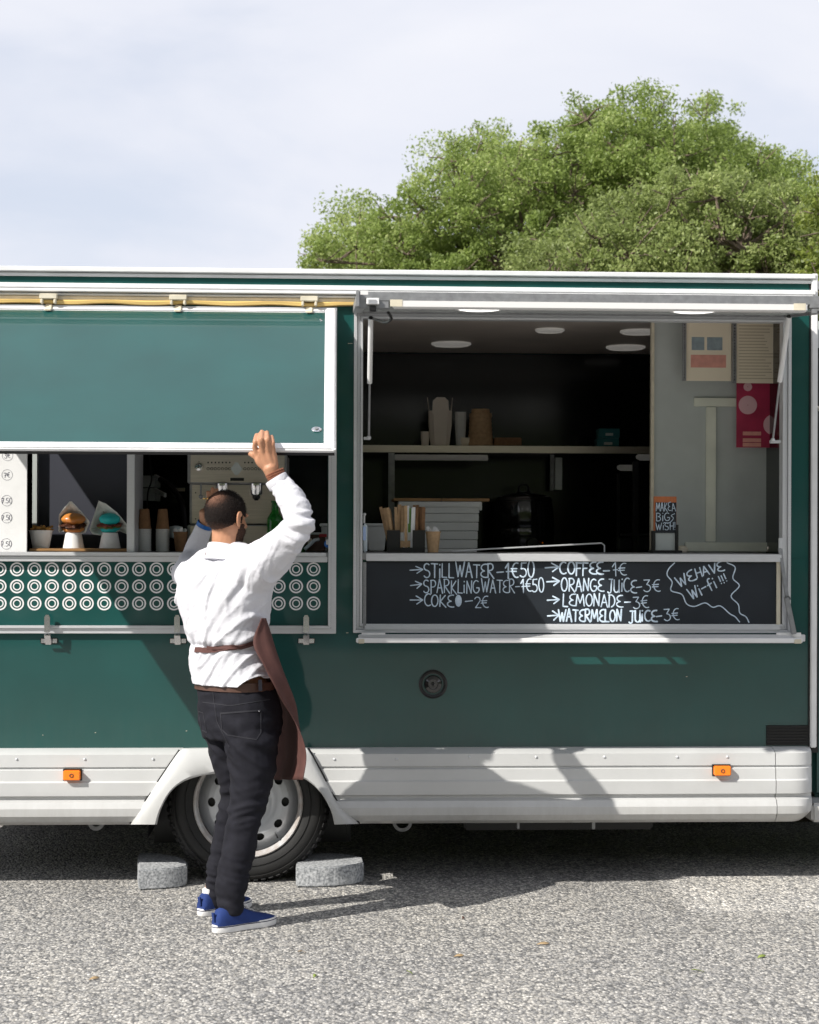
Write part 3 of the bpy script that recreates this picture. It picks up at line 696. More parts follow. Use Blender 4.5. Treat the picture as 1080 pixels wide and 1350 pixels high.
b = MB(); b.box(X(1066, Yb), X(1080, Yb), Yb-.01, Yb+.02, zb0+.012, zb1+.004); b.box(X(1069, Yb), X(1076, Yb), Yb-.012, Yb+.01, zb0-.008, zb0+.010); b.build('bracket', M['alud'], hatch2, bevel=.002)
b = MB(); b.tube(catmull([P(512, 412, -1.1), P(516, 420, -.9), P(508, 425, -.6), P(492, 420, -.3)], 4), .006, 6); b.build('cable', M['black'], hatch2)
for px in (632, 917):
    c = H2(X(px, -.75), .72, .004)
    b = MB(); b.lathe(c, [(.105, .0), (.105, -.006), (.088, -.010), (.086, -.006)], 28); l_ = b.build('lamp_rim', M['alu_white'], hatch2)
    b = MB(); b.lathe(c, [(.084, -.003), (.084, -.009), (.02, -.0095)], 28); b.build('lamp_lens', M['lampglass'], l_)
# gas struts right opening
def strut(a, m_, b_, r1=.011, r2=.005):
    a, m_, b_ = Vector(a), Vector(m_), Vector(b_)
    s = MB().tube([a, a.lerp(m_, .5), m_], r1, 12); o = part(s, 'gas_strut', 'alu_white')
    MB().tube([m_, b_], r2, 8).build('strut_rod', M['alud'], o); MB().ell(b_, .010, .010, .010, 10, 6).build('ball_joint', M['alu'], o); MB().ell(a, .011, .011, .011, 10, 6).build('ball_joint', M['black'], o)
strut(P(489, 420, -.30), P(487.5, 505, -.16), P(486.5, 577, -.03))
part(MB().box(X(479), X(488), -.03, .0, Z(579.5), Z(576)), 'strut_bracket', 'alu', bevel=.001)
strut(P(1040, 418, -.26), P(1028, 503, -.12), P(1019, 580, -.02))
part(MB().box(X(1014), X(1028), -.02, .0, Z(581), Z(577)), 'strut_bracket', 'alu', bevel=.001)

# --- blackboard panel and ledge
f = MB(); f.box(xa+.055, xb-.045, -.045, -.028, Z(740, px=750), Z(730, px=750)); part(f, 'counter_rail', 'alu', bevel=.002)
YB = -.022
bb = MB(); bb.box(X(483), X(1022), YB, -.001, Z(822.5, px=750), Z(741, px=750)); board = part(bb, 'blackboard', 'board', bevel=.001)
board['label'] = 'black drinks menu board with white chalk lettering'
f = MB(); f.box(X(1022), X(1027), YB-.008, -.001, Z(823, px=1025), Z(740, px=1025)); part(f, 'board_edge', 'cream')
f = MB(); f.box(X(479), X(483), YB-.010, -.001, Z(828), Z(741)); 
for i in range(12): f.lathe((X(481), YB-.010, Z(750+i*6)), [(.003, -.003), (.003, .0)], 6, 'y')
part(f, 'pin_strip', 'alud')
f = MB(); f.box(X(481), X(1027), -.034, -.001, Z(830, px=750), Z(824, px=750)); part(f, 'board_rail', 'alu', bevel=.002)
zl0 = 1.076
f = MB(); f.box(X(474), X(1058), -.052, -.026, zl0-.022, zl0+.008); part(f, 'ledge_hinge_rail', 'alu', bevel=.002)
for px in (478, 760, 851, 1035): part(MB().box(X(px), X(px)+.022, -.098, -.053, zl0-.006, zl0-.001), 'ledge_hinge', 'alud')
Yl_ = -.355
f = MB(); f.box(X(474, Yl_), X(1056, Yl_), Yl_, -.094, zl0, zl0+.010); led = part(f, 'serving_ledge', 'alu_white', bevel=.002)
f = MB(); f.box(X(470, Yl_), X(1058, Yl_), Yl_-.012, Yl_-.001, zl0-.008, zl0+.012); f.build('ledge_edge', M['alu_white'], led, bevel=.003)
f = MB(); f.box(X(473, Yl_), X(481, Yl_), Yl_-.016, Yl_+.01, zl0-.010, zl0+.008); f.build('end_block', M['cream'], led, bevel=.002)
f = MB(); f.box(X(1047, Yl_), X(1056, Yl_), Yl_-.016, Yl_+.01, zl0-.010, zl0+.008); f.build('end_block', M['cream'], led, bevel=.002)
f = MB(); f.box(X(477), X(508), -.056, -.05, Z(836.5), Z(833)); f.build('ledge_bracket', M['alu_white'], led, bevel=.001)
f = MB(); f.box(X(1020), X(1052), -.056, -.05, Z(838, px=1030), Z(833, px=1030)); f.build('ledge_bracket', M['alu_white'], led, bevel=.001)
f = MB(); f.bar(P(1028, 722, -.035), P(1038, 790, -.06), .016, .010, up=Vector((0, 1, 0))); f.bar(P(1037, 788, -.066), P(1047, 836, -.07), .022, .012, up=Vector((0, 1, 0))); f.lathe(P(1038, 789, -.06), [(.012, -.012), (.012, .01)], 12, 'y')
part(f, 'folding_stay', 'alud', bevel=.002)
f = MB(); f.box(X(1024), X(1029), -.04, -.028, Z(724, px=1026), Z(709, px=1026)); part(f, 'stay_catch', 'alu', bevel=.002)
# lettering
wr = MB(); Yw = YB
write(wr, '>', 541, 756, 558, 755, 9, Yw, .0030); write(wr, '>', 542, 777, 557, 775, 10, Yw, .0028); write(wr, '>', 541, 796, 558, 796, 11, Yw, .0030); wr.build('lettering', M['chalk'], board); wr = MB()
write(wr, 'STiLL', 558.5, 761.5, 598, 761, 19, Yw); write(wr, 'WATER', 601, 761, 651, 761, 19, Yw); write(wr, '-', 654, 761.5, 665, 761, 14, Yw); wr.build('lettering', M['chalk'], board); wr = MB()
write(wr, '1€50', 667, 761.5, 705, 761, 20, Yw, .0034); wr.build('lettering', M['chalk'], board); wr = MB()
write(wr, 'SPARKLiNG', 558.5, 782, 632, 782, 17.5, Yw, .0028); write(wr, 'WATER', 635, 781, 678, 781, 17.5, Yw, .0026); write(wr, '-', 679, 781, 686, 781, 15, Yw, .0026); wr.build('lettering', M['chalk'], board); wr = MB()
write(wr, '1€50', 687, 781, 718, 780, 17, Yw, .0030); wr.build('lettering', M['chalk'], board); wr = MB()
write(wr, 'COKE', 559, 799, 597, 800, 15.5, Yw, .0030); write(wr, '-', 613, 799, 625, 798, 14, Yw, .0025); write(wr, '2€', 626, 802, 645, 801, 15, Yw, .0024); wr.build('lettering', M['chalk'], board); wr = MB()
wr.ell(P(604.5, 792, Yw), .0145, .0016, .026, 14, 8); wr.build('lettering', M['chalk'], board); wr = MB()
write(wr, '>', 719, 754, 737, 753, 12, Yw, .0036); write(wr, '>', 721, 772, 738, 771, 11, Yw, .0036); write(wr, '>', 722, 796, 738, 795, 10, Yw, .0034); write(wr, '>', 722, 818, 737, 817, 12, Yw, .0036); wr.build('lettering', M['chalk'], board); wr = MB()
write(wr, 'COFFEE', 738, 757.5, 794, 757.5, 16, Yw, .0040); write(wr, '-', 795, 758, 805, 758, 12, Yw, .0038); write(wr, '1€', 808, 759, 827, 758, 17, Yw, .0026); wr.build('lettering', M['chalk'], board); wr = MB()
write(wr, 'ORANGE', 740, 779, 795, 780, 17, Yw, .0034); write(wr, 'JUiCE', 801, 780, 838, 781, 17.5, Yw, .0032); write(wr, '-', 839, 781, 848, 780, 12, Yw, .0028); write(wr, '3€', 850, 780.5, 871, 779, 17, Yw, .0026); wr.build('lettering', M['chalk'], board); wr = MB()
write(wr, 'LEMONADE', 742, 799, 820, 800, 16.5, Yw, .0032); write(wr, '-', 822, 800, 832, 800, 12, Yw, .0034); write(wr, '3€', 836, 803, 856, 801, 16, Yw, .0026); wr.build('lettering', M['chalk'], board); wr = MB()
write(wr, 'WATERMELON', 736, 818.5, 820, 819.5, 16, Yw, .0040); write(wr, 'JUiCE', 829, 819.5, 865, 819.5, 15, Yw, .0040); write(wr, '-', 865, 819, 874, 818, 12, Yw, .0034); write(wr, '3€', 877, 819, 896, 817, 16, Yw, .0026); wr.build('lettering', M['chalk'], board); wr = MB()
def zp(x, y): return (840+x/4.909, 640+y/4.909)
write(wr, 'WE', *zp(272, 662), *zp(378, 612), 14, Yw, .0034); write(wr, 'HAVE', *zp(385, 600), *zp(560, 548), 12.5, Yw, .0034); wr.build('lettering', M['chalk'], board); wr = MB()
write(wr, 'Wi-fi', *zp(352, 742), *zp(522, 660), 15, Yw, .0034); write(wr, '!!!', *zp(540, 640), *zp(590, 618), 11, Yw, .0030); wr.build('lettering', M['chalk'], board); wr = MB()
for pl in ([(245, 499), (205, 540), (195, 580), (227, 625), (220, 680), (290, 705), (320, 765), (370, 783), (440, 760), (490, 788), (540, 780), (600, 830), (635, 850), (665, 885)],
           [(580, 499), (635, 530), (620, 600), (662, 650), (608, 715), (655, 770), (665, 825), (705, 850), (725, 888)]):
    pts = catmull([P(*zp(*q), Yw) for q in pl], 5); wr.tube(pts, .0024, 6, squash=.22); wr.build('lettering', M['chalk'], board); wr = MB()

# --- lower body furniture
vp = P(571, 902, 0)
b = MB(); b.lathe(vp, [(.062, 0), (.062, -.006), (.054, -.012), (.048, -.010), (.046, .0)], 32, 'y'); vo = part(b, 'round_vent', 'black')
b = MB(); b.lathe(vp, [(.040, .0), (.036, -.012), (.022, -.018), (.020, -.006), (.002, -.006)], 28, 'y'); b.lathe(vp+Vector((0, -.006, 0)), [(.009, 0), (.009, -.016), (.003, -.02)], 14, 'y'); b.build('vent_nozzle', M['blackgloss'], vo)
b = MB(); x0g, x1g, z0g, z1g = X(1011), X(1066), Z(982.5, px=1040), Z(956, px=1040); b.box(x0g, x1g, -.004, 0, z0g, z1g)
gr = part(b, 'vent_grille', 'black', bevel=.001)
for i in range(7):
    z = z0g+.006+(z1g-z0g-.012)*i/6; MB().box(x0g+.003, x1g-.003, -.009, -.004, z-.0025, z+.0025).build('slat', M['black'], gr)
for px, py, w in ((433, 834, 7), (457, 834, 3), (126, 965, 1.5), (246, 963, 1.6), (57, 968, 1.2), (458, 452, 6), (905, 892, 2)):
    part(MB().box(X(px), X(px+w), -.0015, 0, Z(py+.6), Z(py)), 'paint_chip', 'cream')
# skirts: profile extruded along x
YS = -.085
def zs(py, px=700): return Z(py, YS, px)
prof = [(.002, .592), (-.05, .584), (-.078, .572), (-.080, zs(1011)+.004), (-.072, zs(1011)), (-.072, zs(1012.5)), (-.084, zs(1014)), (-.086, zs(1028)), (-.093, zs(1030)), (-.090, zs(1047)), (-.074, zs(1049)), (-.074, zs(1052.5)), (-.096, zs(1055)), (-.110, zs(1063)), (-.108, zs(1073)), (-.090, zs(1081)), (-.060, zs(1086)), (-.0, zs(1086)), (0.002, .45)]
def skirt(x0, x1, name, inset=0, slant0=0, slant1=0):
    mb = MB(); mb.loft([[Vector((x0+slant0*(z-.26), y+inset, z)) for y, z in prof], [Vector((x1+slant1*(z-.26), y+inset, z)) for y, z in prof]])
    return part(mb, name, 'white', ang=25)
ax0, ax1 = X(212, YS), X(442, YS)
skirt(VX0, X(187, YS), 'skirt_panel', 0, 0, .52); skirt(X(463, YS), X(1023.5, YS), 'skirt_panel', 0, -.66, 0)
# corner cap with rounded lower edge
mb = MB(); rings = []
for i, u in enumerate(np.linspace(0, 1, 9)):
    x = X(1024.5, YS)+u*(X(1075, YS)-X(1024.5, YS)); bend = max(0, (u-.35)/.65)
    rings.append([Vector((x if z > .33 else x-(.05*bend*((.33-z)/.08)**1.5 if z < .33 else 0), y*(1-.55*bend**3)+.004-.004, z+(.02*bend**3*((.33-z)/.08) if z < .33 else 0))) for y, z in prof])
mb.loft(rings); part(mb, 'corner_cap', 'white', ang=28)
for px in (22, 112, 202, 441, 523, 619, 707, 797, 893, 959):
    py = 1001 if px < 600 else 998
    p = P(px, py, -.079); MB().ell(p, .006, .005, .006, 8, 6).build('rivet', M['alu'], VAN)
# wheel arch moulding: outer trapezoid minus arch curve
def arch():
    o = []; yo = -.125
    pc = [(172, 1087), (194, 1053), (215, 1021), (234, 993), (240, 987.5), (250, 986), (330, 985), (398, 985.5), (406, 987), (424, 1020), (446, 1060), (474, 1086)]
    ic = [(207, 1087), (212, 1068), (226, 1043), (250, 1027), (290, 1019), (330, 1017), (372, 1019), (400, 1026), (422, 1044), (436, 1068), (441, 1087)]
    def samp(c, n):
        pts = catmull([Vector((a, b, 0)) for a, b in c], 8); 
        d = [0]
        for i in range(1, len(pts)): d.append(d[-1]+(pts[i]-pts[i-1]).length)
        r = []
        for k in range(n):
            t = d[-1]*k/(n-1); i = max(j for j in range(len(d)) if d[j] <= t+1e-9); i = min(i, len(d)-2); u = (t-d[i])/max(1e-9, d[i+1]-d[i]); r.append(pts[i].lerp(pts[i+1], u))
        return r
    n = 48; O = samp(pc, n); I = samp(ic, n); rings = []
    for k in range(n):
        a, c = O[k], I[k]; e = k in (0, n-1)
        def q(t, y): v = a.lerp(c, t); return P(v.x, v.y, y) if True else None
        rings.append([q(0, -.0), q(0, -.095), q(.03, -.108), q(.25, -.124), q(.6, -.132), q(.92, -.134), q(1.0, -.126), q(1.0, -.0)])
    return MB().loft(rings)
part(arch(), 'wheel_arch', 'white', ang=40)
osl = catmull([P(a, b_, -.088) for a, b_ in ((171.5, 1086), (193.5, 1052.5), (214.5, 1020.5), (236.5, 988.5))], 5); part(MB().tube(osl, .0032, 6), 'arch_seal', 'black')
osl = catmull([P(a, b_, -.088) for a, b_ in ((407, 986), (425.5, 1020), (447.5, 1060), (474.5, 1085.5))], 5); part(MB().tube(osl, .0032, 6), 'arch_seal', 'black')
# inner arch liner
b = MB(); ring_o = []
cxw = (X(222, .02)+X(434, .02))/2
for i in range(25):
    t = math.pi*i/24; ring_o.append(Vector((cxw+.43*math.cos(t), 0, .20+.40*math.sin(t))))
b.loft([[p+Vector((0, .0, 0)) for p in ring_o], [p+Vector((0, .45, 0)) for p in ring_o]], cap=False, close=False)
part(b, 'arch_liner', 'black')
part(MB().box(cxw-.45, cxw+.45, .45, .47, .1, .62), 'arch_liner_back', 'black')
part(MB().box(VX0, VX1, 2.2, 2.26, .26, .58), 'rear_side_skirt', 'white')
part(MB().box(VX0, VX0+.03, .1, 2.1, .36, .50), 'end_skirt', 'white')
# markers
for px, py in ((95.5, 1021.5), (951.5, 1015.5)):
    p = P(px, py, -.093)
    o = part(MB().box(p.x-.040, p.x+.040, -.088, -.083, p.z-.025, p.z+.025), 'marker_light', 'black')
    b = MB(); b.box(p.x-.036, p.x+.036, -.118, -.088, p.z-.021, p.z+.021); b.build('lens', M['amber'], o, bevel=.004, seg=3)
    MB().lathe((p.x, -.118, p.z), [(.009, .0), (.009, -.002), (.006, -.0025)], 16, 'y').build('reflector', M['leather'], o)
# wheel
wz, wr_ = .346, .346
cw = Vector((cxw, 0, wz)); y0w = .055
wroot = part(MB().lathe(cw, [(.02, .1), (.19, .1), (.20, .18), (.19, .26), (.02, .26)], 24, 'y'), 'wheel', 'black')
tp = [(.226, .03), (.232, .015), (.243, .008), (.262, .004), (.285, -.002), (.305, .001), (.322, .010), (.334, .022), (.345, .036), (.350, .050), (.351, .20), (.343, .215), (.30, .225), (.24, .22), (.226, .21)]
MB().lathe(cw+Vector((0, y0w-.03, 0)), tp, 72, 'y').build('tyre', M['rubber'], wroot)
tb = MB()
for k in range(64):
    t = 2*math.pi*k/64; d = Vector((math.cos(t), 0, math.sin(t)))
    tb.bar(cw+d*.336+Vector((0, y0w-.010, 0)), cw+d*.3535+Vector((0, y0w+.03, 0)), .019, .010, up=d); tb.bar(cw+d*.3520+Vector((0, y0w+.03, 0)), cw+d*.3520+Vector((0, y0w+.15, 0)), .022, .006, up=d)
tr_ = tb.build('tread_block', M['rubber'], wroot); tr_['kind'] = 'stuff'
for rr2 in (.272, .318):
    MB().lathe(cw+Vector((0, y0w-.03, 0)), [(rr2-.0015, .004), (rr2, -.004), (rr2+.0015, .004)], 72, 'y').build('sidewall_line', M['rubber'], wroot)
rp = [(.232, .022), (.238, .008), (.233, .001), (.225, .004), (.220, .016), (.217, .040)]
MB().lathe(cw+Vector((0, y0w-.03, 0)), rp, 64, 'y').build('rim_edge', M['rimedge'], wroot)
# disc face with holes : build ring sectors around 10 oval holes
def wheeldisc():
    mb = MB(); nh = 10
    def prof_y(r):   # dish profile
        xs_ = [0, .045, .062, .075, .092, .120, .150, .175, .200, .214]; ys_ = [-.012, -.012, -.010, .004, .010, .002, .004, .014, .030, .040]
        return float(np.interp(r, xs_, ys_))
    base_y = y0w+.002
    radii = [.030, .045, .055, .062, .068, .075, .084, .092, .105, .120, .133]+[.138+.0016*q for q in range(31)]+[.194, .206, .219]
    nt_ = nh*48; hr, ha_ = .160, .0175
    idx = {}
    for i, r in enumerate(radii):
        for k in range(nt_):
            t = 2*math.pi*k/nt_; idx[i, k] = len(mb.v); mb.v.append(cw+Vector((r*math.cos(t), base_y+prof_y(r), r*math.sin(t))))
    for i in range(len(radii)-1):
        for k in range(nt_):
            rm_ = (radii[i]+radii[i+1])/2; tm = 2*math.pi*(k+.5)/nt_
            kk = round(tm/(2*math.pi/nh)); th = kk*2*math.pi/nh; dx = rm_*math.cos(tm-th)-hr; dy = rm_*math.sin(tm-th)
            if (dx/.0165)**2+(dy/.0200)**2 < 1: continue
            mb.f.append((idx[i, k], idx[i+1, k], idx[i+1, (k+1) % nt_], idx[i, (k+1) % nt_]))
    return mb
ro_ = wheeldisc().build('rim', M['rim'], wroot, ang=50)
MB().lathe(cw+Vector((0, y0w, 0)), [(.034, .0), (.034, -.020), (.028, -.028), (.010, -.028), (.008, -.022)], 24, 'y').build('hub_cap', M['rim'], ro_)
for k in range(5):
    t = 2*math.pi*(k+.3)/5; MB().lathe(cw+Vector((.060*math.cos(t), y0w-.004, .060*math.sin(t))), [(.011, .0), (.011, -.014), (.008, -.018)], 6, 'y').build('wheel_nut', M['alud'], ro_)
MB().tube([cw+Vector((.12, y0w+.02, -.145)), cw+Vector((.128, y0w-.012, -.152))], .004, 6).build('valve', M['black'], wroot)
# far wheel
wb = inst(wroot, VAN, (0, 0, 0)); wb.location = Vector((0, 1.75, 0))
for q in [c for c in bpy.data.objects if c.parent == wroot and c.name.startswith('tyre')]: c = q.copy(); COL.objects.link(c); c.parent = wb
# underside
part(MB().box(VX0+.1, VX1-.1, .48, 2.1, .40, .50), 'chassis', 'black')
part(MB().box(X(520), X(1060), .25, .29, .27, .50), 'side_sill', 'black')
part(MB().box(X(-100), X(205), .25, .29, .27, .50), 'side_sill', 'black')
b = MB(); b.box(X(620), X(880), .30, .9, Z(1096, .3), .5); part(b, 'storage_box', 'black', bevel=.01)
b = MB(); b.box(X(684), X(687), .02, .05, Z(1095, .0), .32); b.box(X(783), X(787), .02, .05, Z(1096, .0), .32); part(b, 'drop_bracket', 'alud')
b = MB(); b.lathe((X(532, .3), .3, Z(1084, .3)), [(.03, .0), (.045, .0), (.045, .12), (.03, .12)], 20, 'y'); part(b, 'exhaust_end', 'alud')
b = MB(); b.lathe((X(132, .5), .4, Z(1083, .4)), [(.02, .0), (.038, .0), (.038, .06), (.02, .06)], 16, 'y'); part(b, 'support_foot', 'alud')
part(MB().tube(catmull([(X(445), .4, .26), (X(490), .4, .25), (X(532, .3), .32, .27)], 4), .02, 8), 'exhaust_pipe', 'alud')
# --- cab at the right end
cx0 = VX1+.035
b = MB(); b.prism([(cx0, .34), (cx0+1.55, .34), (cx0+1.72, .62), (cx0+1.70, 1.05), (cx0+1.05, 1.28), (cx0+.72, 1.95), (cx0+.6, 2.02), (cx0, 2.02)], .12, 2.08)
cab = part(b, 'cab_body', 'green', bevel=.03, seg=3)
b = MB(); b.prism([(cx0+.02, 1.30), (cx0+.92, 1.30), (cx0+.64, 1.88), (cx0+.02, 1.88)], .112, .14); b.build('side_window', M['glassdark'], cab, bevel=.004)
part(MB().box(VX1+.002, cx0+.03, .10, 2.0, .55, 2.35), 'cab_gap_panel', 'black')
b = MB(); b.tube([(cx0+.5, .12, 1.28), (cx0+.52, -.02, 1.34), (cx0+.54, -.06, 1.45)], .012, 8); b.box(cx0+.50, cx0+.58, -.16, -.02, 1.42, 1.66); b.build('wing_mirror', M['black'], cab, bevel=.01)
b = MB(); b.box(X(1071, -.02), cx0+1.2, -.03, .25, Z(1083, px=1070), Z(1058, px=1070)); b.build('sill', M['white'], cab, bevel=.012, seg=3)
b = MB(); b.lathe((cx0+1.1, .13, .346), [(.226, .02), (.25, .0), (.32, .0), (.35, .04), (.35, .2), (.3, .22)], 48, 'y'); fwh = part(b, 'front_tyre', 'rubber')
MB().lathe((cx0+1.1, .13, .346), [(.02, .03), (.1, .02), (.2, .05), (.226, .02), (.2, .1)], 40, 'y').build('front_rim', M['rim'], fwh)
b = MB(); b.bar(P(1074.5, 535, .08), P(1082, 541, .05), .012, .012); b.build('mirror_stay', M['cream'], cab)
# --- interior fittings of the van
for px, py, r in ((725, 432.5, .072), (843, 433.5, .095), (595, 452, .105), (825, 454.5, .105), (300, 440, .1)):
    Yl = CAM.y + (2.524-CAM.z)*FPX/(700-py)
    c = P(px, py, Yl); c.z = 2.5245
    l_ = part(MB().lathe(c, [(r, .0), (r, -.008), (r*.86, -.014), (r*.84, -.010)], 28), 'ceiling_lamp', 'lampglow')
    MB().lathe(c, [(r*.8, -.004), (r*.8, -.012), (r*.1, -.013)], 24).build('lamp_diffuser', M['lampglow'], l_)
YSh = 1.62
sh = MB(); zsh = Z(588, YSh, 650); sh.box(X(476, YSh)-.05, X(862, YSh), YSh, 2.09, zsh-.006, zsh); sh.box(X(476, YSh)-.05, X(862, YSh), YSh-.004, YSh+.002, Z(597, YSh, 650), zsh+.001)
shelf = part(sh, 'wall_shelf', 'steel', bevel=.001); shelf['label'] = 'long steel wall shelf carrying paper boxes'
sh = MB(); sh.box(X(520, YSh-.03), X(643, YSh-.03), YSh-.035, YSh-.01, Z(606, YSh-.03), Z(598.5, YSh-.03)); sh.build('shelf_light', M['batten'], shelf, bevel=.003)
MB().box(X(512, YSh), X(520, YSh), YSh-.02, YSh+.01, 1.40, zsh-.04).build('shelf_post', M['alud'], shelf)
MB().box(X(725, 2.0), X(730, 2.0), 1.98, 2.02, Z(645, 2.0), Z(598, 2.0)).build('shelf_bracket', M['alud'], shelf)
MB().box(X(731, 2.0), X(740, 2.0), 1.97, 2.03, Z(644, 2.0), Z(602, 2.0)).build('shelf_bracket', M['alu'], shelf)
# partition with frosted pane, right
YP = .50
part(MB().box(X(860, YP), X(1080, YP), YP, YP+.02, 1.30, 2.52), 'partition_panel', 'grey')
MB_ = MB().box(X(857.5, YP), X(861.5, YP), YP-.012, YP+.02, 1.38, 2.52); part(MB_, 'partition_trim', 'cream')
fr = MB(); fr.box(X(930, YP), X(943, YP), YP-.014, YP-.001, Z(714, YP, 940), Z(537, YP, 940)); fr.box(X(914, YP), X(985, YP), YP-.018, YP-.001, Z(536, YP, 940), Z(525, YP, 940)); fr.box(X(903, YP), X(1040, YP), YP-.020, YP-.001, Z(727, YP, 940), Z(715, YP, 940))
M['palecream'] = mat('pale_cream', (.80, .82, .70), .5, var=.15)
part(fr, 'partition_frame', 'palecream', bevel=.002)
part(MB().lathe(P(1016, 724, YP-.03), [(.02, 0), (.02, -.01), (.014, -.014)], 16, 'y'), 'round_catch', 'steel')
# display niche, left
YN = .29
nx0, nx1 = X(35), X(170)
part(MB().box(nx0, nx1, YN, YN+.02, 1.40, 2.5), 'display_back', 'navy'); part(MB().box(nx0-.02, nx0, .255, YN+.02, 1.40, 2.5), 'display_side', 'grey')
part(MB().box(X(168), X(178), -.02, YN+.02, z_c-.001, 2.46), 'divider_post', 'alu', bevel=.002)
b = MB(); b.box(o1a, X(35), .004, .022, z_c, Z(590.5)); mb_ = part(b, 'price_board', 'paperw'); mb_['label'] = 'white price board with handwritten circled prices'
for px, py, s in ((10, 600.5, '3€'), (9.5, 626, '7€'), (9, 660, '7.50'), (9, 682.5, '7.50'), (8.5, 717, '7.50')):
    pr = MB(); pr.tube([P(px+7*math.cos(t), py+7*math.sin(t), .003) for t in np.linspace(0, 6.283, 20)], .0006, 5, squash=.4); w = 5 if len(s) == 2 else 8
    write(pr, s, px-w+1, py+3.4, px+w-1, py+3, 6.5, .003, .0011); pr.build('lettering', M['ink'], mb_)

# ================================================================== THINGS ON THE LEFT COUNTER
def cup(mb, c, rb, rt, h, lip=.003, n=24):
    mb.lathe(c, [(rb, 0), (rt, h-lip), (rt+.003, h-lip), (rt+.003, h), (rt-.002, h), (rb*.9, .006)], n); return mb
Yc = .12
def base(px, py, Y=Yc, z=z_c+.001): p = P(px, py, Y); p.z = z; return p
tag(MB().box(X(40, .06), X(180, .06), .03, .22, z_c+.001, z_c+.014).build('wooden_board', 'wood', None, bevel=.003), 'thin wooden serving board under the burgers', 'board')
zb_ = z_c+.015
c = base(54, 722, .12, zb_); t = thing('chip_cup', 'small white paper cup filled with golden chips', 'food cup', c)
cup(MB(), c, .036, .050, .078).build('cup', M['paperw'], t)
for k in range(22):
    b = MB(); a = random.uniform(0, 6.28); q = c+Vector((random.uniform(-.034, .034), random.uniform(-.034, .034), .076+random.uniform(0, .014)))
    b.bar(q, q+Vector((math.cos(a)*.03, math.sin(a)*.03, random.uniform(-.004, .014))), .010, .010); b.build('chip', M['fries'], t, bevel=.002, seg=1)
def burger(px, r, bunm, fillm, label, lean, lettuce=False):
    c = base(px, 722, .12, zb_); t = thing('paper_wrapped_burger', label, 'burger', c, 'burgers on show')
    b = MB(); b.lathe(c, [(.047, 0), (.034, .068), (.032, .068), (.044, 0.004)], 28); b.build('stand_cup', M['paperw'], t)
    bc = c+Vector((0, 0, .108))
    # burger tipped forward
    rot = Matrix.Rotation(math.radians(10), 3, 'X') @ Matrix.Rotation(math.radians(lean), 3, 'Y')
    def blob(cz, rx, rz, m_, nm, wob=0.0, n=28):
        mb = MB(); mb.ell((0, 0, 0), rx, rx*.9, rz, n, 14)
        for i, v in enumerate(mb.v):
            k = 1+wob*noise.noise(v*60+Vector((px, 0, 0))); v = Vector((v.x*k, v.y*k, v.z*(1+wob*noise.noise(v*45)))); mb.v[i] = bc+rot @ (v+Vector((0, 0, cz)))
        return mb.build(nm, M[m_], t)
    blob(.020, r, .026, bunm, 'bun', .08); blob(-.024, r*.92, .018, bunm, 'bun', .1); blob(-.006, r*1.0, .013, fillm, 'filling', .7); blob(-.014, r*.93, .011, fillm, 'patty', .6)
    if lettuce: blob(-.012, r*1.06, .005, 'lettuce', 'lettuce_leaf', .5)
    return c, t
def paper(t, outline, c):
    # crumpled square of paper folded behind the burger: grid between outline points
    Yf = .16
    cen = Vector((sum(p[0] for p in outline)/len(outline), sum(p[1] for p in outline)/len(outline), 0)); mb = MB()
    n = 36; O = []
    m_ = len(outline)
    for k in range(n):
        u = k*m_/n; i = int(u); O.append(Vector((*outline[i], 0)).lerp(Vector((*outline[(i+1) % m_], 0)), u-i))
    R_ = 7
    for j in range(R_+1):
        for k in range(n):
            v = cen.lerp(O[k], j/R_); cr_ = (j/R_)**2*.06+.012*noise.noise(Vector((v.x*.13, v.y*.13, 1)))+.005*noise.noise(Vector((v.x*.6, v.y*.6, 1)))
            mb.v.append(P(v.x, v.y, Yf-cr_))
    for j in range(R_):
        for k in range(n): mb.f.append((j*n+k, j*n+(k+1) % n, (j+1)*n+(k+1) % n, (j+1)*n+k))
    o = mb.build('wrapping_paper', M['paperg'], t, ang=20)
    md = o.modifiers.new('thick', 'SOLIDIFY'); md.thickness = .001
c, t = burger(97, .054, 'bun', 'meat', 'golden bun burger tipped up in white paper cone', 0)
paper(t, [(78, 678), (93, 659), (108, 675), (119, 688), (113, 702), (97, 707), (86, 700), (77, 702)], c)
c, t = burger(145, .046, 'teal', 'redm', 'bright turquoise bun burger in white paper', 0, True)
paper(t, [(118, 698), (130, 660), (140, 664), (155, 676), (170, 694), (169, 705), (158, 700), (132, 706), (122, 704)], c)
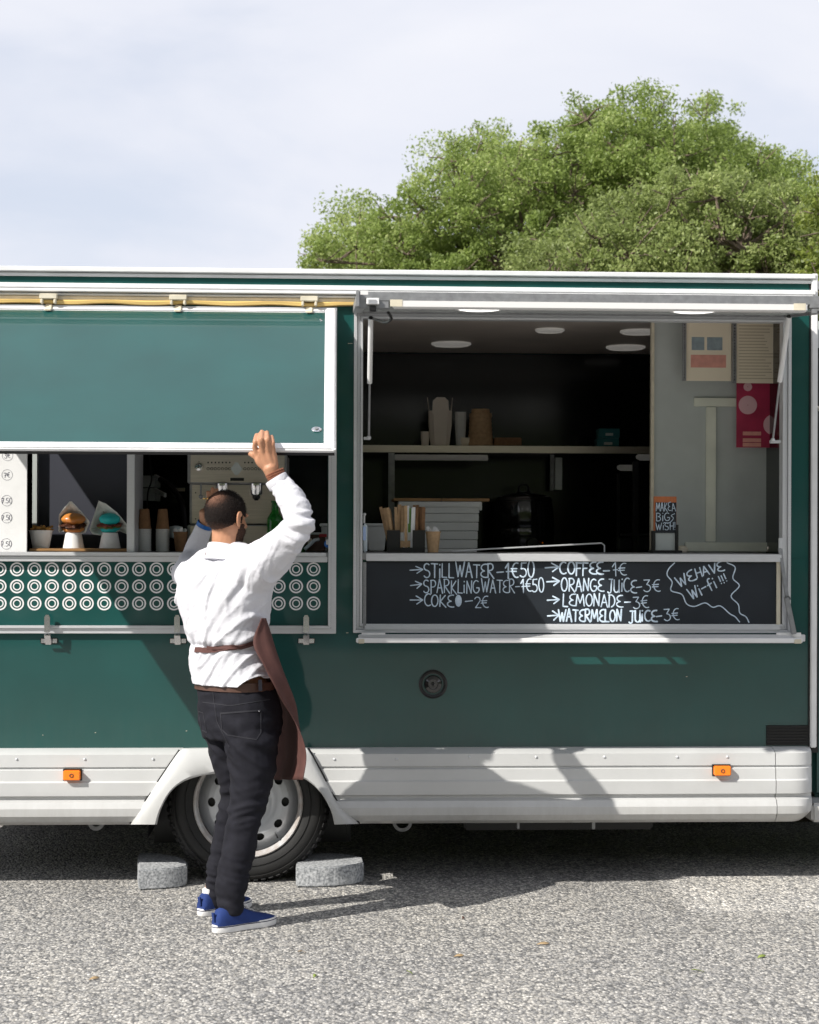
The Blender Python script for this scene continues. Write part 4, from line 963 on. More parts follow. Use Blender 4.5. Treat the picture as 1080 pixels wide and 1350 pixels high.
# cup stacks
def stack(px, label, n=15):
    c = base(px, 724, .16); t = thing('cup_stack', label, 'paper cups', c, 'stacks of takeaway cups')
    first = None
    for k in range(n):
        z = k*.0066
        if first is None: first = cup(MB(), c, .028, .0285, .0062, .002, 20).build('cup', M['tub'], t)
        else: inst(first, t, (0, 0, z))
    cb = MB(); cb.lathe(c+Vector((0, 0, n*.0066)), [(.030, 0), (.0305, .004), (.029, .006), (.0205, .085), (.019, .088), (.018, .084)], 24); cb.build('upturned_cup', M['kraftd'], t)
    return t
stack(190.5, 'left stack of white rimmed paper cups beside the divider post'); stack(214.5, 'right stack of white rimmed paper cups before the coffee machine')
def straw_cup(px, label, Y=.14, s=1.0, m='kraftd'):
    c = base(px, 724, Y); t = thing('filled_cup', label, 'paper cup', c)
    b = MB(); b.lathe(c, [(.022*s, 0), (.031*s, .082*s), (.033*s, .082*s), (.033*s, .087*s), (.028*s, .087*s), (.020*s, .006)], 24); b.build('cup', M[m], t)
    for k in range(12):
        a = random.uniform(0, 6.28); q = c+Vector((math.cos(a)*.016*s, math.sin(a)*.016*s, .072*s)); MB().bar(q, q+Vector((math.cos(a)*.014, math.sin(a)*.01, random.uniform(.02, .036)*s)), .011, .004).build('sugar_sachet', M['paperw'], t)
straw_cup(238, 'brown cup of white sachets left of the coffee machine')
c = base(232, 724, .24); tag(MB().lathe(c+Vector((0, 0, .055)), [(.004, .0), (.034, .006), (.036, .03), (.028, .055), (.006, .06)], 10).build('clear_lid_pile', 'sanit', None), 'pale dome lid lying behind the brown sachet cup', 'cup lid')
# grey boxes and arc hose deep on the left
t = thing('wall_boxes', 'pale grey double cabinet on the rear wall behind the paper cups', 'cabinet', P(193, 660, 1.5))
for z0, z1 in ((628, 643), (644.5, 661)):
    MB().box(X(181, 1.5), X(204, 1.5), 1.5, 1.8, Z(z1, 1.5), Z(z0, 1.5)).build('cabinet_box', M['grey'], t, bevel=.004)
for y in (628, 646): MB().bar(P(205, y, 1.5), P(218, y+7, 1.3), .012, .02).build('flap', M['crate'], t)
tag(MB().tube(catmull([P(212, 632, 1.2), P(228, 645, 1.1), P(240, 665, 1.0), P(243, 700, 1.0)], 5), .016, 8).build('hose', 'black', None), 'black curved hose behind the coffee machine', 'hose')
tag(MB().tube(catmull([P(196, 592, 1.3), P(200, 630, 1.3), P(195, 650, 1.3), P(194, 680, 1.3), P(192, 735, 1.3)], 5), .004, 6).build('cable', 'black', None), 'thin black cable hanging over the grey cabinet', 'cable')
tag(MB().box(X(226, 2.0), X(242, 2.0), 2.06, 2.095, Z(648, 2.0), Z(643.5, 2.0)).build('rail_plate', 'cream', None), 'small cream strip on the rear wall left of the coffee machine', 'wall strip')

# coffee machine
Ym = .26
cm = thing('coffee_machine', 'brushed steel espresso machine with buttons and two spouts', 'coffee machine', base(313, 724, .35))
def mbx(px0, px1, py0, py1, Y, d): return MB().box(X(px0, Y), X(px1, Y), Y, Y+d, max(Z(py1, Y, 313), z_c+.003), Z(py0, Y, 313))
mbx(247, 378, 598.5, 637.5, Ym-.05, .42).build('top_casing', M['alud'], cm, bevel=.004)
mbx(251, 375, 600, 636, Ym-.058, .008).build('control_panel', M['steel'], cm, bevel=.002)
mbx(250, 376, 638, 691, Ym, .36).build('body', M['alud'], cm, bevel=.003)
mbx(253, 373, 639.5, 690, Ym-.006, .006).build('front_plate', M['steel'], cm, bevel=.002)
mbx(247, 378, 692, 724, Ym-.05, .40).build('base_casing', M['alud'], cm, bevel=.004)
mbx(251, 374, 693.5, 723, Ym-.058, .008).build('drip_front', M['steel'], cm, bevel=.002)
for k in range(6): mbx(322+k*7.4, 328.6+k*7.4, 658, 674, Ym-.010, .004).build('panel_tile', M['steel'], cm, bevel=.001)
mbx(322, 372, 675.5, 690, Ym-.010, .004).build('panel_tile', M['steel'], cm, bevel=.001)
Yq = Ym-.058
for px0, nb in ((274.5, 7), (323, 6)):
    for k in range(nb):
        c = P(px0+k*4.75, 618, Yq)
        MB().lathe(c, [(.0065, .0), (.0065, -.002), (.0045, -.002), (.0045, .0)], 14, 'y').build('button', M['black'], cm)
        MB().box(c.x-.003, c.x+.003, Yq-.0012, Yq, c.z+.024, c.z+.031).build('button_mark', M['black'], cm)
c = P(262.5, 616.5, Yq); MB().lathe(c, [(.020, 0), (.020, -.010), (.014, -.02), (.004, -.021)], 20, 'y').build('knob', M['chrome'], cm)
MB().ell(P(262.5, 608.5, Yq), .002, .002, .002, 8, 5).build('indicator_light', M['black'], cm)
c = P(312, 618, Yq); b = MB(); b.prism([(c.x-.026, c.z), (c.x-.006, c.z-.028), (c.x+.006, c.z-.028), (c.x+.026, c.z), (c.x+.006, c.z+.028), (c.x-.006, c.z+.028)], Yq-.002, Yq); b.build('badge', M['grey'], cm)
mbx(303.5, 321.5, 630, 634, Yq-.003, .004).build('display', M['black'], cm)
for px in (293, 338):
    c = P(px, 637.5, .20); b = MB(); b.lathe(c, [(.030, .0), (.030, -.045), (.026, -.052), (.004, -.053)], 24); go_ = b.build('brew_group', M['chrome'], cm)
    MB().lathe(c+Vector((0, 0, -.053)), [(.017, 0), (.017, -.012), (.010, -.018), (.008, -.022)], 14).build('nozzle', M['black'], go_)
c = P(265, 637.5, .19); b = MB(); b.tube([c, c+Vector((0, -.005, -.05))], .004, 8); b.ell(c+Vector((0, -.005, -.058)), .010, .010, .010, 10, 7); b.build('steam_wand', M['alud'], cm)
for px, py in ((258, 649.5), (258, 684)): MB().ell(P(px, py, Ym-.006), .003, .002, .003, 8, 5).build('bolt', M['black'], cm)
# green bottles
def bottle(px, label, Y, r=.040):
    c = base(px, 724, Y); t = MB().lathe(c, [(r*.9, 0), (r, .006), (r, .135), (r*.93, .150), (r*.6, .168), (.0155, .178), (.0145, .215), (.018, .217), (.018, .225), (.011, .225)], 28).build('glass_bottle', 'glassg', None); tag(t, label, 'bottle', 'green glass bottles'); return t
bottle(362.5, 'green glass bottle with its neck showing beside the raised arm', .13, .036); bottle(393, 'green glass bottle whose base shows under the raised arm', .13, .034)
# tubs on right end of left counter
c = base(416, 724, .25); t = thing('storage_box', 'small clear box with red clip beside the green bottle', 'box', c)
MB().box(X(401, .2), X(429, .2), .2, .34, z_c+.002, Z(705, .2)).build('box_body', M['leather'], t, bevel=.003); MB().box(X(400, .2), X(430, .2), .195, .345, Z(705, .2)+.001, Z(702, .2)).build('lid', M['grey'], t, bevel=.002); MB().box(X(421, .2), X(431, .2), .188, .199, Z(708, .2), Z(704, .2)).build('clip', M['red'], t)
MB().box(X(406, .19), X(411, .19), .193, .199, Z(718, .2), Z(710, .2)).build('label_sticker', M['cardcream'], t)
def tub(px0, px1, py0, Y, label, d=.2, name='plastic_tub'):
    t = thing(name, label, 'tub', ((X(px0, Y)+X(px1, Y))/2, Y+d/2, z_c+.001)); x0, x1 = X(px0, Y), X(px1, Y); z1 = Z(py0, Y, (px0+px1)/2)
    def rg(a, z, k=0): return [Vector((x0+a, Y+a, z)), Vector((x1-a, Y+a, z)), Vector((x1-a, Y+d-a, z)), Vector((x0+a, Y+d-a, z))]
    b = MB(); b.loft([rg(.014, z_c+.002), rg(.004, z1-.014)]); b.build('tub_body', M['crate'], t, bevel=.004)
    MB().box(x0-.002, x1+.002, Y-.002, Y+d+.002, z1-.0135, z1).build('rim', M['crate'], t, bevel=.003); return t
tub(422, 452, 690, .28, 'white rimmed tub at the right end of the left counter', .15)
c = base(431, 722, .02); t = thing('hanging_reel', 'small white and blue holder on the window frame corner', 'tape holder', c)
MB().lathe(P(433, 717, .0), [(.018, 0), (.018, -.014), (.006, -.014)], 16, 'y').build('blue_disc', M['blue'], t); MB().box(X(430), X(436), -.02, -.015, Z(718), Z(711)).build('white_plate', M['tub'], t, bevel=.002)
b = MB(); b.tube([base(402, 720, .1)+Vector((0, 0, .012)), P(415, 712, .12), P(420, 711, .14)], .008, 8); tag(b.build('clear_tube', 'sanit', None), 'short clear plastic tube leaning on the small box', 'tube')

# ================================================================== THINGS ON THE RIGHT COUNTER
t = thing('soap_dispenser', 'pump bottle with pale blue label by the left window frame', 'dispenser', base(481, 722, .05))
MB().box(X(478.5, .04), X(484.5, .04), .03, .07, z_c+.001, Z(690, .04)).build('bottle_body', M['sanit'], t, bevel=.006, seg=3); MB().box(X(478.8, .03), X(482.5, .03), .0275, .0295, Z(712, .04), Z(694, .04)).build('label_sticker', M['bluel'], t)
b = MB(); q = P(480, 690, .05); b.tube([q, q+Vector((0, 0, .03)), q+Vector((.002, 0, .038))], .005, 8); b.ell(q+Vector((.002, 0, .04)), .008, .006, .006, 10, 6); b.build('pump', M['tub'], t)
tub(482, 511, 690, .55, 'pale grey tub left of the sachet holder', .15)
# crate with wooden lid
Yk = .75
t = thing('slatted_crate', 'large grey white slatted box under a wooden lid', 'storage box', (X(580, Yk), Yk+.2, 1.401))
x0, x1 = X(527, Yk), X(633, Yk)
for k in range(6):
    zt_ = Z(664, Yk)-.002; zb2 = z_c-.03; h = (zt_-zb2)/6; i_ = .004*(6-k)*.5
    MB().box(x0+.014-k*.002, x1-.014+k*.002, Yk+.012-k*.002, Yk+.3, zb2+k*h+.001, zb2+(k+1)*h-.001).build('slat', M['crate'], t, bevel=.002)
MB().box(x0-.008, x1+.008, Yk-.006, Yk+.31, Z(668, Yk), Z(660.5, Yk)).build('rim', M['crate'], t, bevel=.003)
MB().box(x0+.03, x1-.03, Yk+.03, Yk+.28, 1.401, zb2).build('box_base', M['crate'], t)
for px0, px1 in ((519, 581.5), (582.3, 645)): MB().box(X(px0, Yk), X(px1, Yk), Yk-.012, Yk+.32, Z(660, Yk), Z(656.3, Yk)).build('lid_board', M['wood'], t, bevel=.002)
MB().box(x1-.004, x1+.008, Yk-.01, Yk+.01, Z(672, Yk), Z(663, Yk)).build('clip', M['tub'], t, bevel=.002)
# sachet holder
Yh = .10
t = thing('sachet_holder', 'black box holder filled with brown and white sugar sticks', 'holder', (X(535, Yh), Yh+.05, z_c+.001))
x0, x1 = X(511, Yh), X(560.5, Yh); zt_ = Z(698.5, Yh)
b = MB(); b.box(x0, x0+.055, Yh, Yh+.004, z_c+.001, zt_); b.box(x1-.055, x1, Yh, Yh+.004, z_c+.001, zt_); b.box(x0+.0555, x1-.0555, Yh, Yh+.004, z_c+.001, z_c+.022)
b.box(x0, x1, Yh+.11, Yh+.114, z_c+.001, zt_); b.box(x0, x0+.004, Yh+.0045, Yh+.1095, z_c+.001, zt_); b.box(x1-.004, x1, Yh+.0045, Yh+.1095, z_c+.001, zt_)
b.build('holder_box', M['black'], t, bevel=.001)
MB().box(x0+.058, x1-.058, Yh+.02, Yh+.024, z_c+.024, z_c+.050).build('label_card', M['kraft'], t); MB().box(x0+.058, x1-.058, Yh+.03, Yh+.034, z_c+.052, zt_-.01).build('inner_card', M['paperg'], t)
for k in range(30):
    u = (k+.5)/30; px = 513+46*u; ln = -.032*(1-u)**2 if u < .2 else random.uniform(-.004, .006); h = random.uniform(.108, .128)*(1.0 if u > .2 else .93)
    m_ = 'kraft' if u < .42 else ('paperw' if u < .70 else 'kraftd')
    if .58 < u < .62: m_ = 'lettuce'
    if .45 < u < .5: m_ = 'kraft'
    q = P(px, 726, Yh+.02+.08*random.random()); q.z = z_c+.02
    MB().bar(q, q+Vector((ln*1.3, random.uniform(-.01, .01), h+.085-.02)), .013, .004, up=Vector((0, 1, random.uniform(-.3, .3)))).build('sugar_stick', M[m_], t)
straw_cup(571, 'kraft cup of white sachets right of the black holder', .12, 1.06, 'kraft')
# thin rod
b = MB(); b.tube([base(598, 727, .05)+Vector((0, 0, .006)), P(640, 724, .06), P(793, 716, .12), P(797, 719, .12), P(797, 728, .12)-Vector((0, 0, .0))], [.004, .0035, .0035, .003, .003], 6)
tag(b.build('metal_skewer', 'alu', None), 'long thin metal rod lying across the right counter', 'rod')
# soup kettle
Yk2 = 1.55; c = P(690, 725, Yk2+.17); c.z = 1.401; rk = (X(731, Yk2+.17)-X(650, Yk2+.17))/2
t = thing('soup_kettle', 'round glossy black soup kettle with domed lid', 'soup kettle', c)
zk = Z(657, Yk2+.17)-1.401
b = MB(); b.lathe(c, [(rk*.86, 0), (rk*.93, .02), (rk*1.0, zk*.35), (rk*1.0, zk*.45), (rk*.985, zk*.47), (rk*.985, zk*.5), (rk*1.0, zk*.52), (rk*.97, zk*.8), (rk*.90, zk*.97), (rk*.96, zk*.98), (rk*.95, zk), (rk*.5, zk)], 40); b.build('kettle_body', M['blackgloss'], t)
b = MB(); b.lathe(c+Vector((0, 0, zk)), [(rk*.9, .001), (rk*.88, .012), (rk*.6, .026), (rk*.3, .034), (.004, .036)], 36); ld = b.build('lid', M['blackgloss'], t)
b = MB(); b.lathe(c+Vector((0, 0, zk+.034)), [(.04, .0), (.04, .006), (.002, .008)], 20); b.tube([c+Vector((-.026, 0, zk+.04)), c+Vector((-.026, 0, zk+.065)), c+Vector((-.014, 0, zk+.078)), c+Vector((.014, 0, zk+.078)), c+Vector((.026, 0, zk+.065)), c+Vector((.026, 0, zk+.04))], .006, 8); b.build('lid_handle', M['black'], ld)
b = MB(); b.lathe(c+Vector((.03, -rk*.98, zk*.2)), [(.036, .01), (.036, -.008), (.028, -.014), (.004, -.014)], 20, 'y'); b.build('dial', M['black'], t)
MB().ell(c+Vector((.085, -rk*.92, zk*.23)), .004, .004, .004, 8, 5).build('indicator_light', M['amber'], t)
# black rack with silver hinge plates
t = thing('grill_stand', 'black upright frame with silver brackets at the right rear', 'kitchen stand', (X(836, 1.3), 1.3, 1.401))
MB().box(X(834, 1.3), X(841, 1.3), 1.28, 1.32, 1.401, Z(606, 1.3)).build('upright', M['black'], t, bevel=.003); MB().box(X(814, 1.5), X(817, 1.5), 1.5, 1.52, 1.401, Z(622, 1.5)).build('upright', M['black'], t)
for px0, px1, py, Y in ((813, 841, 617, 1.45), (838, 862, 603, 1.25)):
    xa_, xb_ = X(px0, Y), X(px1, Y); z = Z(py, Y, 840); o = MB().prism([(xa_, z-.006), (xa_+.02, z-.016), (xb_, z-.016), (xb_, z+.016), (xa_+.012, z+.016), (xa_, z+.010)], Y-.006, Y).build('bracket_plate', M['alu_white'], t, bevel=.002)
    for d_ in (.012, ): MB().lathe((xa_+d_, Y-.006, z+.004), [(.006, -.001), (.006, .001)], 12, 'y').build('plate_hole', M['black'], o)
for px0, px1, py0, py1 in ((817, 833, 708, 724), (842, 857, 706, 724)):
    MB().box(X(px0, 1.2), X(px1, 1.2), 1.2, 1.3, max(1.401, Z(py1, 1.2)), Z(py0, 1.2)).build('control_box', M['blackgloss'], t, bevel=.003)
MB().box(X(818, 1.25), X(857, 1.25), 1.22, 1.25, Z(705, 1.2), Z(702, 1.2)).build('cross_bar', M['black'], t)
# wish sign
Yg = .20
t = thing('wish_sign', 'small orange framed blackboard stand reading make a big wish', 'sign', (X(877, Yg), Yg+.02, z_c+.001))
MB().box(X(862, Yg), X(892, Yg), Yg, Yg+.012, Z(701, Yg), Z(652.5, Yg)).build('backing', M['orangewood'], t, bevel=.001)
MB().box(X(864, Yg), X(891.5, Yg), Yg-.004, Yg-.0005, Z(701, Yg), Z(660.5, Yg)).build('slate', M['board'], t)
wr = MB(); write(wr, 'MAKE', 865, 673.5, 884, 673.5, 11, Yg-.004, .0018); write(wr, 'A', 886, 673.5, 891, 673, 10.5, Yg-.004, .0018); write(wr, 'BiG', 865, 687, 883, 687, 11, Yg-.004, .0020)
wr.tube(catmull([P(875, 689, Yg-.004), P(883, 689, Yg-.004), P(888, 683, Yg-.004), P(885, 680, Yg-.004), P(890, 677, Yg-.004)], 4), .0016, 5, squash=.3); write(wr, 'WiSH!', 865, 698.5, 891, 698.5, 9.5, Yg-.004, .0018); wr.build('lettering', M['chalk'], t)
b = MB(); b.box(X(859.5, Yg), X(863.5, Yg), Yg-.012, Yg+.02, z_c+.001, Z(698, Yg)); b.box(X(890.5, Yg), X(894, Yg), Yg-.012, Yg+.02, z_c+.001, Z(690, Yg)); b.box(X(858, Yg), X(898, Yg), Yg-.03, Yg+.06, z_c+.001, z_c+.012); b.build('stand', M['black'], t, bevel=.001)
MB().box(X(864.5, Yg), X(890, Yg), Yg+.002, Yg+.006, z_c+.013, Z(702, Yg)).build('clear_front', M['grey'], t)
# lemon-yellow cloth behind sign
tag(MB().ell(base(899, 724, .35)+Vector((0, 0, .012)), .03, .02, .02, 12, 7).build('yellow_sponge', 'cream', None), 'small yellow sponge right of the wish sign', 'sponge')
# menus
def menu(px0, px1, py0, py1, Y, label):
    t = thing('menu_sheet', label, 'menu', (X((px0+px1)/2, Y), Y, Z(py1, Y)), 'menu sheets hanging in the right window')
    x0, x1, z0, z1 = X(px0, Y), X(px1, Y), Z(py1, Y, px0), Z(py0, Y, px0); MB().box(x0, x1, Y, Y+.003, z0, z1).build('sheet', M['cardcream'], t)
    b = MB(); b.box(x0-.018, x0-.001, Y-.008, Y+.008, z0, z1); r_ = b.build('punched_rail', M['alud'], t)
    h = MB()
    for k in range(24): zz_ = z0+.012+(z1-z0-.02)*k/24; h.box(x0-.012, x0-.007, Y-.0088, Y-.0082, zz_, zz_+.006)
    h.build('rail_slot', M['black'], r_); return t, x0, x1, z0, z1
t, x0, x1, z0, z1 = menu(904, 963.5, 404, 502, .40, 'cream menu sheet with blurred blue and red print, left one')
for (a, b_, c, d, m_) in ((.12, .80, .46, .64, 'menublue'), (.10, .90, .20, .38, 'menured')):
    zz0 = z0+(z1-z0)*c*.9; 
    if m_ == 'menublue':
        for u0, u1 in ((.12, .40), (.46, .80)): MB().box(x0+(x1-x0)*u0, x0+(x1-x0)*u1, .3988, .3996, zz0, z0+(z1-z0)*d*.92).build('print_block', M[m_], t)
    else: MB().box(x0+(x1-x0)*a, x0+(x1-x0)*b_*.98, .3988, .3996, zz0, z0+(z1-z0)*d*.92).build('print_block', M[m_], t)
MB().ell((x0+(x1-x0)*.5, .3995, z0+(z1-z0)*.84), .014, .0008, .012, 12, 6).build('print_dot', M['menured'], t)
t, x0, x1, z0, z1 = menu(970, 1026, 404, 505, .38, 'cream menu sheet with faint text lines beside the window frame')
for k in range(22):
    zz_ = z0+.02+(z1-z0-.04)*k/22; MB().box(x0+.012, x1-.012-random.uniform(0, .06), .3788, .3796, zz_, zz_+.004).build('text_line', M['menugrey'], t)
Yo = .44; x0, x1, z0, z1 = X(970.5, Yo), X(1034, Yo), Z(590, Yo, 990), Z(497, Yo, 990)
t = thing('red_poster', 'crimson poster with white circles under the cream menu', 'poster', ((x0+x1)/2, Yo, z0)); MB().box(x0, x1, Yo, Yo+.003, z0, z1).build('sheet', M['poster'], t)
for px, py, r, rz in ((986, 534, .043, .043), (1020, 560, .048, .045), (986, 510, .02, .03)): MB().lathe(P(px, py, Yo), [(r, .0), (r, -.0010), (.002, -.0012)], 28, 'y').build('white_circle', M['posterw'], t)
for py in (568, 577, 583): MB().box(X(979, Yo), X(1003, Yo), Yo-.0010, Yo, Z(py+2.5, Yo), Z(py-2.5, Yo)).build('print_block', M['menured'], t)
# shelf goods
zS = zsh+.002; Ys = YSh+.08
def sb(px): p = P(px, 590, Ys); p.z = zS; return p
def paperbox(px, w, py, label, flaps=True, m='cardcream'):
    c = sb(px); t = thing('takeaway_box', label, 'paper box', c, 'takeaway boxes on the rear shelf'); h = Z(py, Ys)-zS; w = w/(FPX/9.1)/2
    h1 = h*.72 if flaps else h
    b = MB()
    def rg(k, z): return [c+Vector((a*w*k, bb_*w*k*.9, z)) for a, bb_ in ((-1, -.6), (-.6, -1), (.6, -1), (1, -.6), (1, .6), (.6, 1), (-.6, 1), (-1, .6))]
    b.loft([rg(.80, 0), rg(1.0, h1*.6), rg(1.02, h1)]); b.build('box_body', M[m], t)
    if flaps:
        for sx in (-1, 1):
            MB().loft([[c+Vector((sx*w*1.0, -.03, h1)), c+Vector((sx*w*1.0, .03, h1)), c+Vector((sx*w*.97, .03, h1)), c+Vector((sx*w*.97, -.03, h1))], [c+Vector((sx*w*1.12, -.008, h*1.0)), c+Vector((sx*w*1.12, .008, h)), c+Vector((sx*w*1.09, .008, h)), c+Vector((sx*w*1.09, -.008, h))]]).build('flap', M[m], t)
        MB().loft([[c+Vector((-w*.75, -w*.88, h1*.9)), c+Vector((w*.75, -w*.88, h1*.9)), c+Vector((w*.75, -w*.86, h1*.9)), c+Vector((-w*.75, -w*.86, h1*.9))], [c+Vector((-w*.68, -w*.98, h*.92)), c+Vector((w*.68, -w*.98, h*.92)), c+Vector((w*.68, -w*.96, h*.92)), c+Vector((-w*.68, -w*.96, h*.92))], [c+Vector((-w*.35, -w*1.0, h*.99)), c+Vector((w*.35, -w*1.0, h*.99)), c+Vector((w*.35, -w*.98, h*.99)), c+Vector((-w*.35, -w*.98, h*.99))]]).build('flap', M[m], t)
    return t
M['boxpaper'] = mat('uncoated_box_board', (.80, .72, .62), .75, var=.1)
paperbox(580, 30, 523, 'tall open white noodle box with pointed flaps', True, 'boxpaper'); paperbox(560.5, 11, 568, 'short pale cup left of the tall noodle box', False, 'boxpaper')
paperbox(607, 14, 542, 'narrow pale paper box right of the tall noodle box', False, 'paperg'); paperbox(613, 15, 576, 'small cream sauce tub in front of the brown bowls', False, 'cardcream')
c = sb(633.5); h = Z(538, Ys)-zS; t = thing('bowl_stack', 'upturned stack of brown kraft bowls on the shelf', 'bowls', c)
for k in range(9):
    r = .067-.0015*k if k < 7 else .060-.012*(k-7); MB().lathe(c+Vector((0, 0, h*k/9)), [(r, .0), (r+.002, h/9*.5), (r-.001, h/9*.98), (.01, h/9*.98)], 24).build('bowl', M['kraft'], t)
c = sb(668); tag(MB().box(c.x-.07, c.x+.075, c.y-.05, c.y+.05, zS, zS+.045).build('cardboard_tray', 'kraftd', None, bevel=.004), 'flat brown cardboard tray right of the kraft bowls', 'tray')
for px0, px1, py0, py1, lab in ((787, 816, 575.5, 587, 'lower teal tin of the pair on the shelf'), (789, 817, 562.5, 574.5, 'upper teal tin of the pair on the shelf')):
    z0 = zS if py1 == 587 else Z(575, Ys); z1 = Z(py0, Ys); t = thing('tea_tin', lab, 'tin', (X(802, Ys), Ys+.05, z0), 'teal tins'); MB().box(X(px0, Ys), X(px1, Ys), Ys, Ys+.1, z0, z1).build('tin_body', M['tealbox'], t, bevel=.003)
    MB().box(X(px0+9, Ys), X(px1-9, Ys), Ys-.002, Ys-.0003, z0+.012, z0+.026).build('label_sticker', M['grey'], t)

# ================================================================== GRANITE BLOCKS
def block(poly_px, py0, label):
    pts = [G(px, py) for px, py in poly_px]; c = sum(pts, Vector())/len(pts)
    t = MB(); h = .088
    n_ = len(pts); rg = []
    for z, k in ((0.002, 1), (h*.5, 1.004), (h, 1)):
        rg.append([Vector((c.x+(p.x-c.x)*k+.003*noise.noise(p*20+Vector((0, 0, z*30))), c.y+(p.y-c.y)*k, z)) for p in pts])
    t.loft(rg); o = t.build('granite_block', 'granite', None, bevel=.005); tag(o, label, 'stone block', 'granite wheel blocks'); return o
block([(183, 1174), (181, 1158), (184, 1150), (205, 1150.5), (225, 1153), (240, 1157), (247, 1163), (246, 1168), (235, 1170.5), (215, 1172.5)], 0, 'half round granite block wedged left of the wheel')
block([(390, 1170), (392, 1156), (412, 1151), (440, 1150), (465, 1153), (479, 1157), (479.5, 1163), (468, 1166.5), (440, 1169.5), (410, 1170.5)], 0, 'half round granite block wedged right of the wheel')
# litter
k = 0
for px, py, m_, lab in ((124, 1292, 'drygrass', 'curled tan leaf on the asphalt, nearest the left edge'), (398, 1257, 'drygrass', 'brown leaf below the blue shoes'), (605, 1262, 'drygrass', 'tan twig shaped leaf in the middle of the asphalt'), (1004, 1263, 'greenleaf', 'green leaf near the right edge of the asphalt'),
                   (716, 1246, 'drygrass', 'rusty leaf right of the man\'s shadow'), (920, 1282, 'greenleaf', 'small green leaf left of the green one by the right edge'), (611, 1212, 'leather', 'dark brown leaf just below the man\'s shadow'), (540, 1284, 'greenleaf', 'thin green blade in the middle foreground'), (415, 1289, 'greenleaf', 'pale green scrap in the left foreground')):
    p = G(px, py); a = random.uniform(0, 3.14); l_ = random.uniform(.014, .026); d = Vector((math.cos(a), math.sin(a)*.8, 0)); s_ = Vector((-d.y, d.x, 0)); mb = MB()
    mb.loft([[p-d*l_+Vector((0, 0, .003)), p-d*l_+Vector((0, 0, .004))], [p-d*l_*.3-s_*.006+Vector((0, 0, .006)), p-d*l_*.3+s_*.006+Vector((0, 0, .010))], [p+d*l_*.4-s_*.007+Vector((0, 0, .005)), p+d*l_*.4+s_*.006+Vector((0, 0, .012))], [p+d*l_+Vector((0, 0, .006)), p+d*l_+Vector((0, 0, .008))]], cap=False, close=False)
    o = tag(mb.build('fallen_leaf', m_, None), lab, 'leaf', 'fallen leaves'); md = o.modifiers.new('thick', 'SOLIDIFY'); md.thickness = .0008

# ================================================================== THE MAN
FA = math.radians(42)
Ff = Vector((math.sin(FA), math.cos(FA), 0)); Fs = Vector((math.cos(FA), -math.sin(FA), 0))   # facing, his right
Uz = Vector((0, 0, 1))
def ering(c, a, b_, n=28, s=Fs, f=Ff, tilt=None, p=2.0):
    out_ = []
    for k in range(n):
        t = 2*math.pi*k/n; ct, st = math.cos(t), math.sin(t)
        ct = math.copysign(abs(ct)**(2/p), ct); st = math.copysign(abs(st)**(2/p), st)
        out_.append(c+s*a*ct+f*b_*st)
    return out_
def limb(mb, pts, rad, n=20, flat=1.0):
    pts2 = catmull(pts, 6); m_ = len(pts)-1; rr = []
    for i in range(len(pts2)):
        u = i/(len(pts2)-1)*m_; k = min(int(u), m_-1); rr.append(rad[k]+(rad[k+1]-rad[k])*(u-k))
    # rounded ends
    d0 = (pts2[0]-pts2[1]).normalized(); d1 = (pts2[-1]-pts2[-2]).normalized()
    pts2 = [pts2[0]+d0*rr[0]*.55, pts2[0]+d0*rr[0]*.3]+pts2+[pts2[-1]+d1*rr[-1]*.3, pts2[-1]+d1*rr[-1]*.55]
    rr = [rr[0]*.35, rr[0]*.85]+rr+[rr[-1]*.85, rr[-1]*.35]
    mb.tube(pts2, rr, n)
